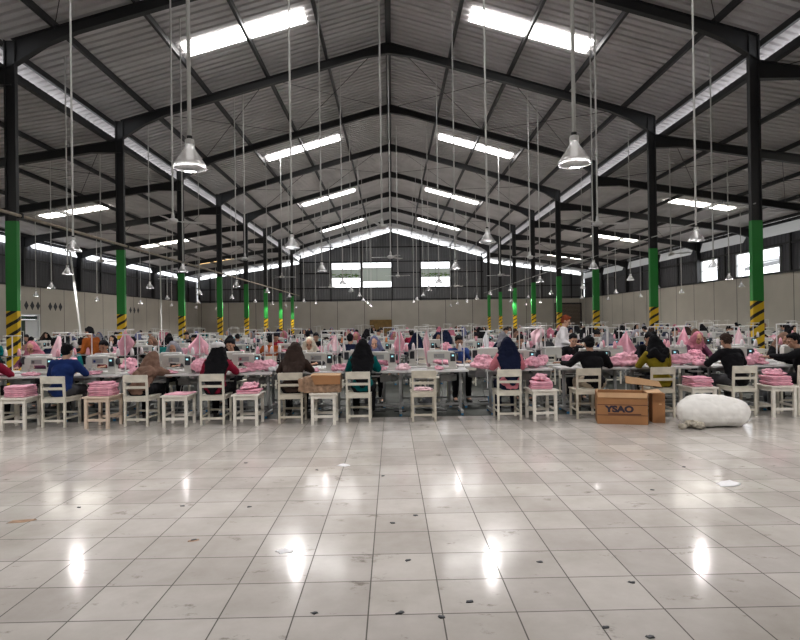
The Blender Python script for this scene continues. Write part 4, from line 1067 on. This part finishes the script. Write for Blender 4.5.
# second carton standing behind to the right
p = at(652.5, 420, 8.62)
b2 = thing('cardboard_carton', 'smaller brown cardboard carton standing right behind the large lettered carton', 'box', loc=(p.x+.045, 8.50, 0), rz=-.2)
q_ = .088; mb = MB(); mb.box(-q_, 0, 0, q_, th, .44); mb.box(-q_, .25, 0, q_, .25+th, .44); mb.box(-q_, th, 0, -q_+th, .25, .44); mb.box(q_-th, th, 0, q_, .25, .44); mb.box(-q_+th, th, 0, q_-th, .25, th); mb.build('carton_body', M['card'], b2)
MB().box(.0, -.002, .27, .04, 0, .29).build('tape_mark', M['card2'], b2)
# loose flap / lid leaning behind
pl = at(623, 377, 8.95); pr_ = at(659, 383, 8.95)
ld = MB(); slab(ld, (pl.x, 8.86, .56), (pr_.x, 8.86, .49), (pr_.x-.02, 8.93, .575), (pl.x+.02, 8.93, .67), .01)
ld.tube([((pl.x+pr_.x)/2, 8.9, .55), ((pl.x+pr_.x)/2, 8.86, .0)], .012, 6)
tag(ld.build('cardboard_sheet', M['card2']), 'folded pale cardboard sheet propped upright behind the large carton', 'cardboard')
# crumpled box on stool 5
xb = SX[4]
cb = thing('crumpled_box', 'crumpled brown cardboard box with folded lid resting on a white stool', 'box', loc=(xb-.07, 8.98, .492))
me = blob('box_body', [MB().box(-.24, -.17, 0, .33, .17, .25), MB().box(-.33, -.12, .01, -.15, .14, .22)], .013, 3, .018, 11)
for v in me.vertices: v.co.z = max(0, v.co.z)
link('box_body', me, M['cardd'], cb)
slab(MB(), (-.12, -.19, .27), (-.06, -.205, .13), (.33, -.20, .135), (.33, -.185, .265), -.008).build('lid', M['card'], cb)
slab(MB(), (-.13, -.185, .268), (.33, -.185, .262), (.33, .15, .27), (-.13, .15, .272), .008).build('lid', M['card2'], cb)
# sack
pa = at(680, 425, 8.05); pb = at(754, 425, 8.05); cx = (pa.x+pb.x)/2; wl = (pb.x-pa.x)
sk = thing('stuffed_sack', 'bulging white woven sack tied at its left end, lying on the tiled floor', 'sack', loc=(cx, 8.14, 0))
prm = [ell((-.16, 0, .25), (.38, .24, .235)), ell((.0, .0, .245), (.44, .24, .235)), ell((.18, .0, .225), (.35, .23, .215)), cap((-.25, 0, .24), .21, (.25, 0, .20), .18), ell((.30, 0, .17), (.20, .2, .16)), ell((-.30, 0, .2), (.21, .2, .2))]
me = blob('sack_body', prm, .013, 8, .010, 5)
for v in me.vertices: v.co.z = max(.0, v.co.z-.01)
link('sack_body', me, M['sack'], sk)
me = blob('tied_end', [cap((-.40, -.12, .10), .05, (-.50, -.17, .05), .035), cap((-.50, -.17, .05), .03, (-.56, -.2, .05), .05), cap((-.36, -.16, .07), .06, (-.28, -.2, .05), .05)], .011, 2, .02, 22)
for v in me.vertices: v.co.z = max(0, v.co.z)
link('tied_end', me, M['sackt'], sk)
# scraps on the floor
def scrap(px, py, size, elong, m, name, lab, cat, group=None, h=.004):
    p = atfloor(px, py); rn = random.Random(int(px*7+py)); n = 11; pts = []
    for k in range(n):
        a = 2*PI*k/n; r = size*rn.uniform(.55, 1.1); pts.append((r*math.cos(a)*elong, r*math.sin(a)))
    mb = MB(); top_ = [(x*.8, y*.8, h*rn.uniform(.6, 1.6)) for x, y in pts]; bot = [(x, y, 0) for x, y in pts]
    mb.add(bot+top_+[(0, 0, h*1.3)], [tuple(range(n-1, -1, -1))]+[(i, (i+1) % n, n+(i+1) % n, n+i) for i in range(n)]+[(n+i, n+(i+1) % n, 2*n) for i in range(n)])
    o = mb.build(name, m, None, smooth=True); o.location = (p.x, p.y, .0005); o.rotation_euler = (0, 0, rn.uniform(-.5, .5)); tag(o, lab, cat, group); return o
for px, py in ((408, 560.5), (470, 602), (441.5, 617), (392.5, 523), (415.5, 515.5), (317, 470), (183, 506), (194, 540), (606, 627.5), (650, 637), (632, 582.5), (652, 490), (246, 463), (249, 507), (400, 613), (540, 562), (684, 467), (79, 507.5), (315, 613), (383, 476)):
    scrap(px, py, .018 if py > 500 else .016, 1.5, M['dark'], 'lint_scrap', 'small dark scrap of lint lying on the pale floor tiles', 'scrap', 'dark scraps scattered on the floor tiles')
scrap(20, 521, .05, 2.4, M['cardd'], 'dirt_smear', 'long brown smear of dirt on the floor tiles near the left edge', 'dirt', h=.001)
scrap(194, 540.5, .03, 1.6, M['cardd'], 'dirt_smear', 'brown smear of dirt around a dark scrap on the left tiles', 'dirt', h=.001)
scrap(344, 465.5, .07, 1.2, M['whitef'], 'plastic_scrap', 'flat white plastic scrap on the tiles in front of the middle stool', 'plastic', h=.006)
scrap(727, 484, .09, 1.7, M['whitef'], 'plastic_scrap', 'crumpled clear white plastic wrap on the tiles in front of the white sack', 'plastic', h=.01)
scrap(284, 551, .06, 1.2, M['whitef'], 'plastic_scrap', 'thin white plastic film on the tiles at the lower left of the middle', 'plastic', h=.003)

# remove the prototypes that were only copied from
for o in (chair0, stool0, stoolT, table0, mach0, st0, st1): remove_tree(o)
for p in PR.values(): remove_tree(p)
for o in [tableF, machF, chairF]+stF: bpy.data.objects.remove(o)

# ------------------------------------------------------------------ world and view
w = bpy.data.worlds.new('overcast_sky'); scene.world = w; w.use_nodes = True
bg = w.node_tree.nodes['Background']; bg.inputs[0].default_value = (.94, .97, 1, 1); bg.inputs[1].default_value = 2.6
scene.view_settings.view_transform = 'Standard'; scene.view_settings.look = 'None'; scene.view_settings.gamma = 1; scene.view_settings.use_curve_mapping = False
scene.view_settings.exposure = 0.55
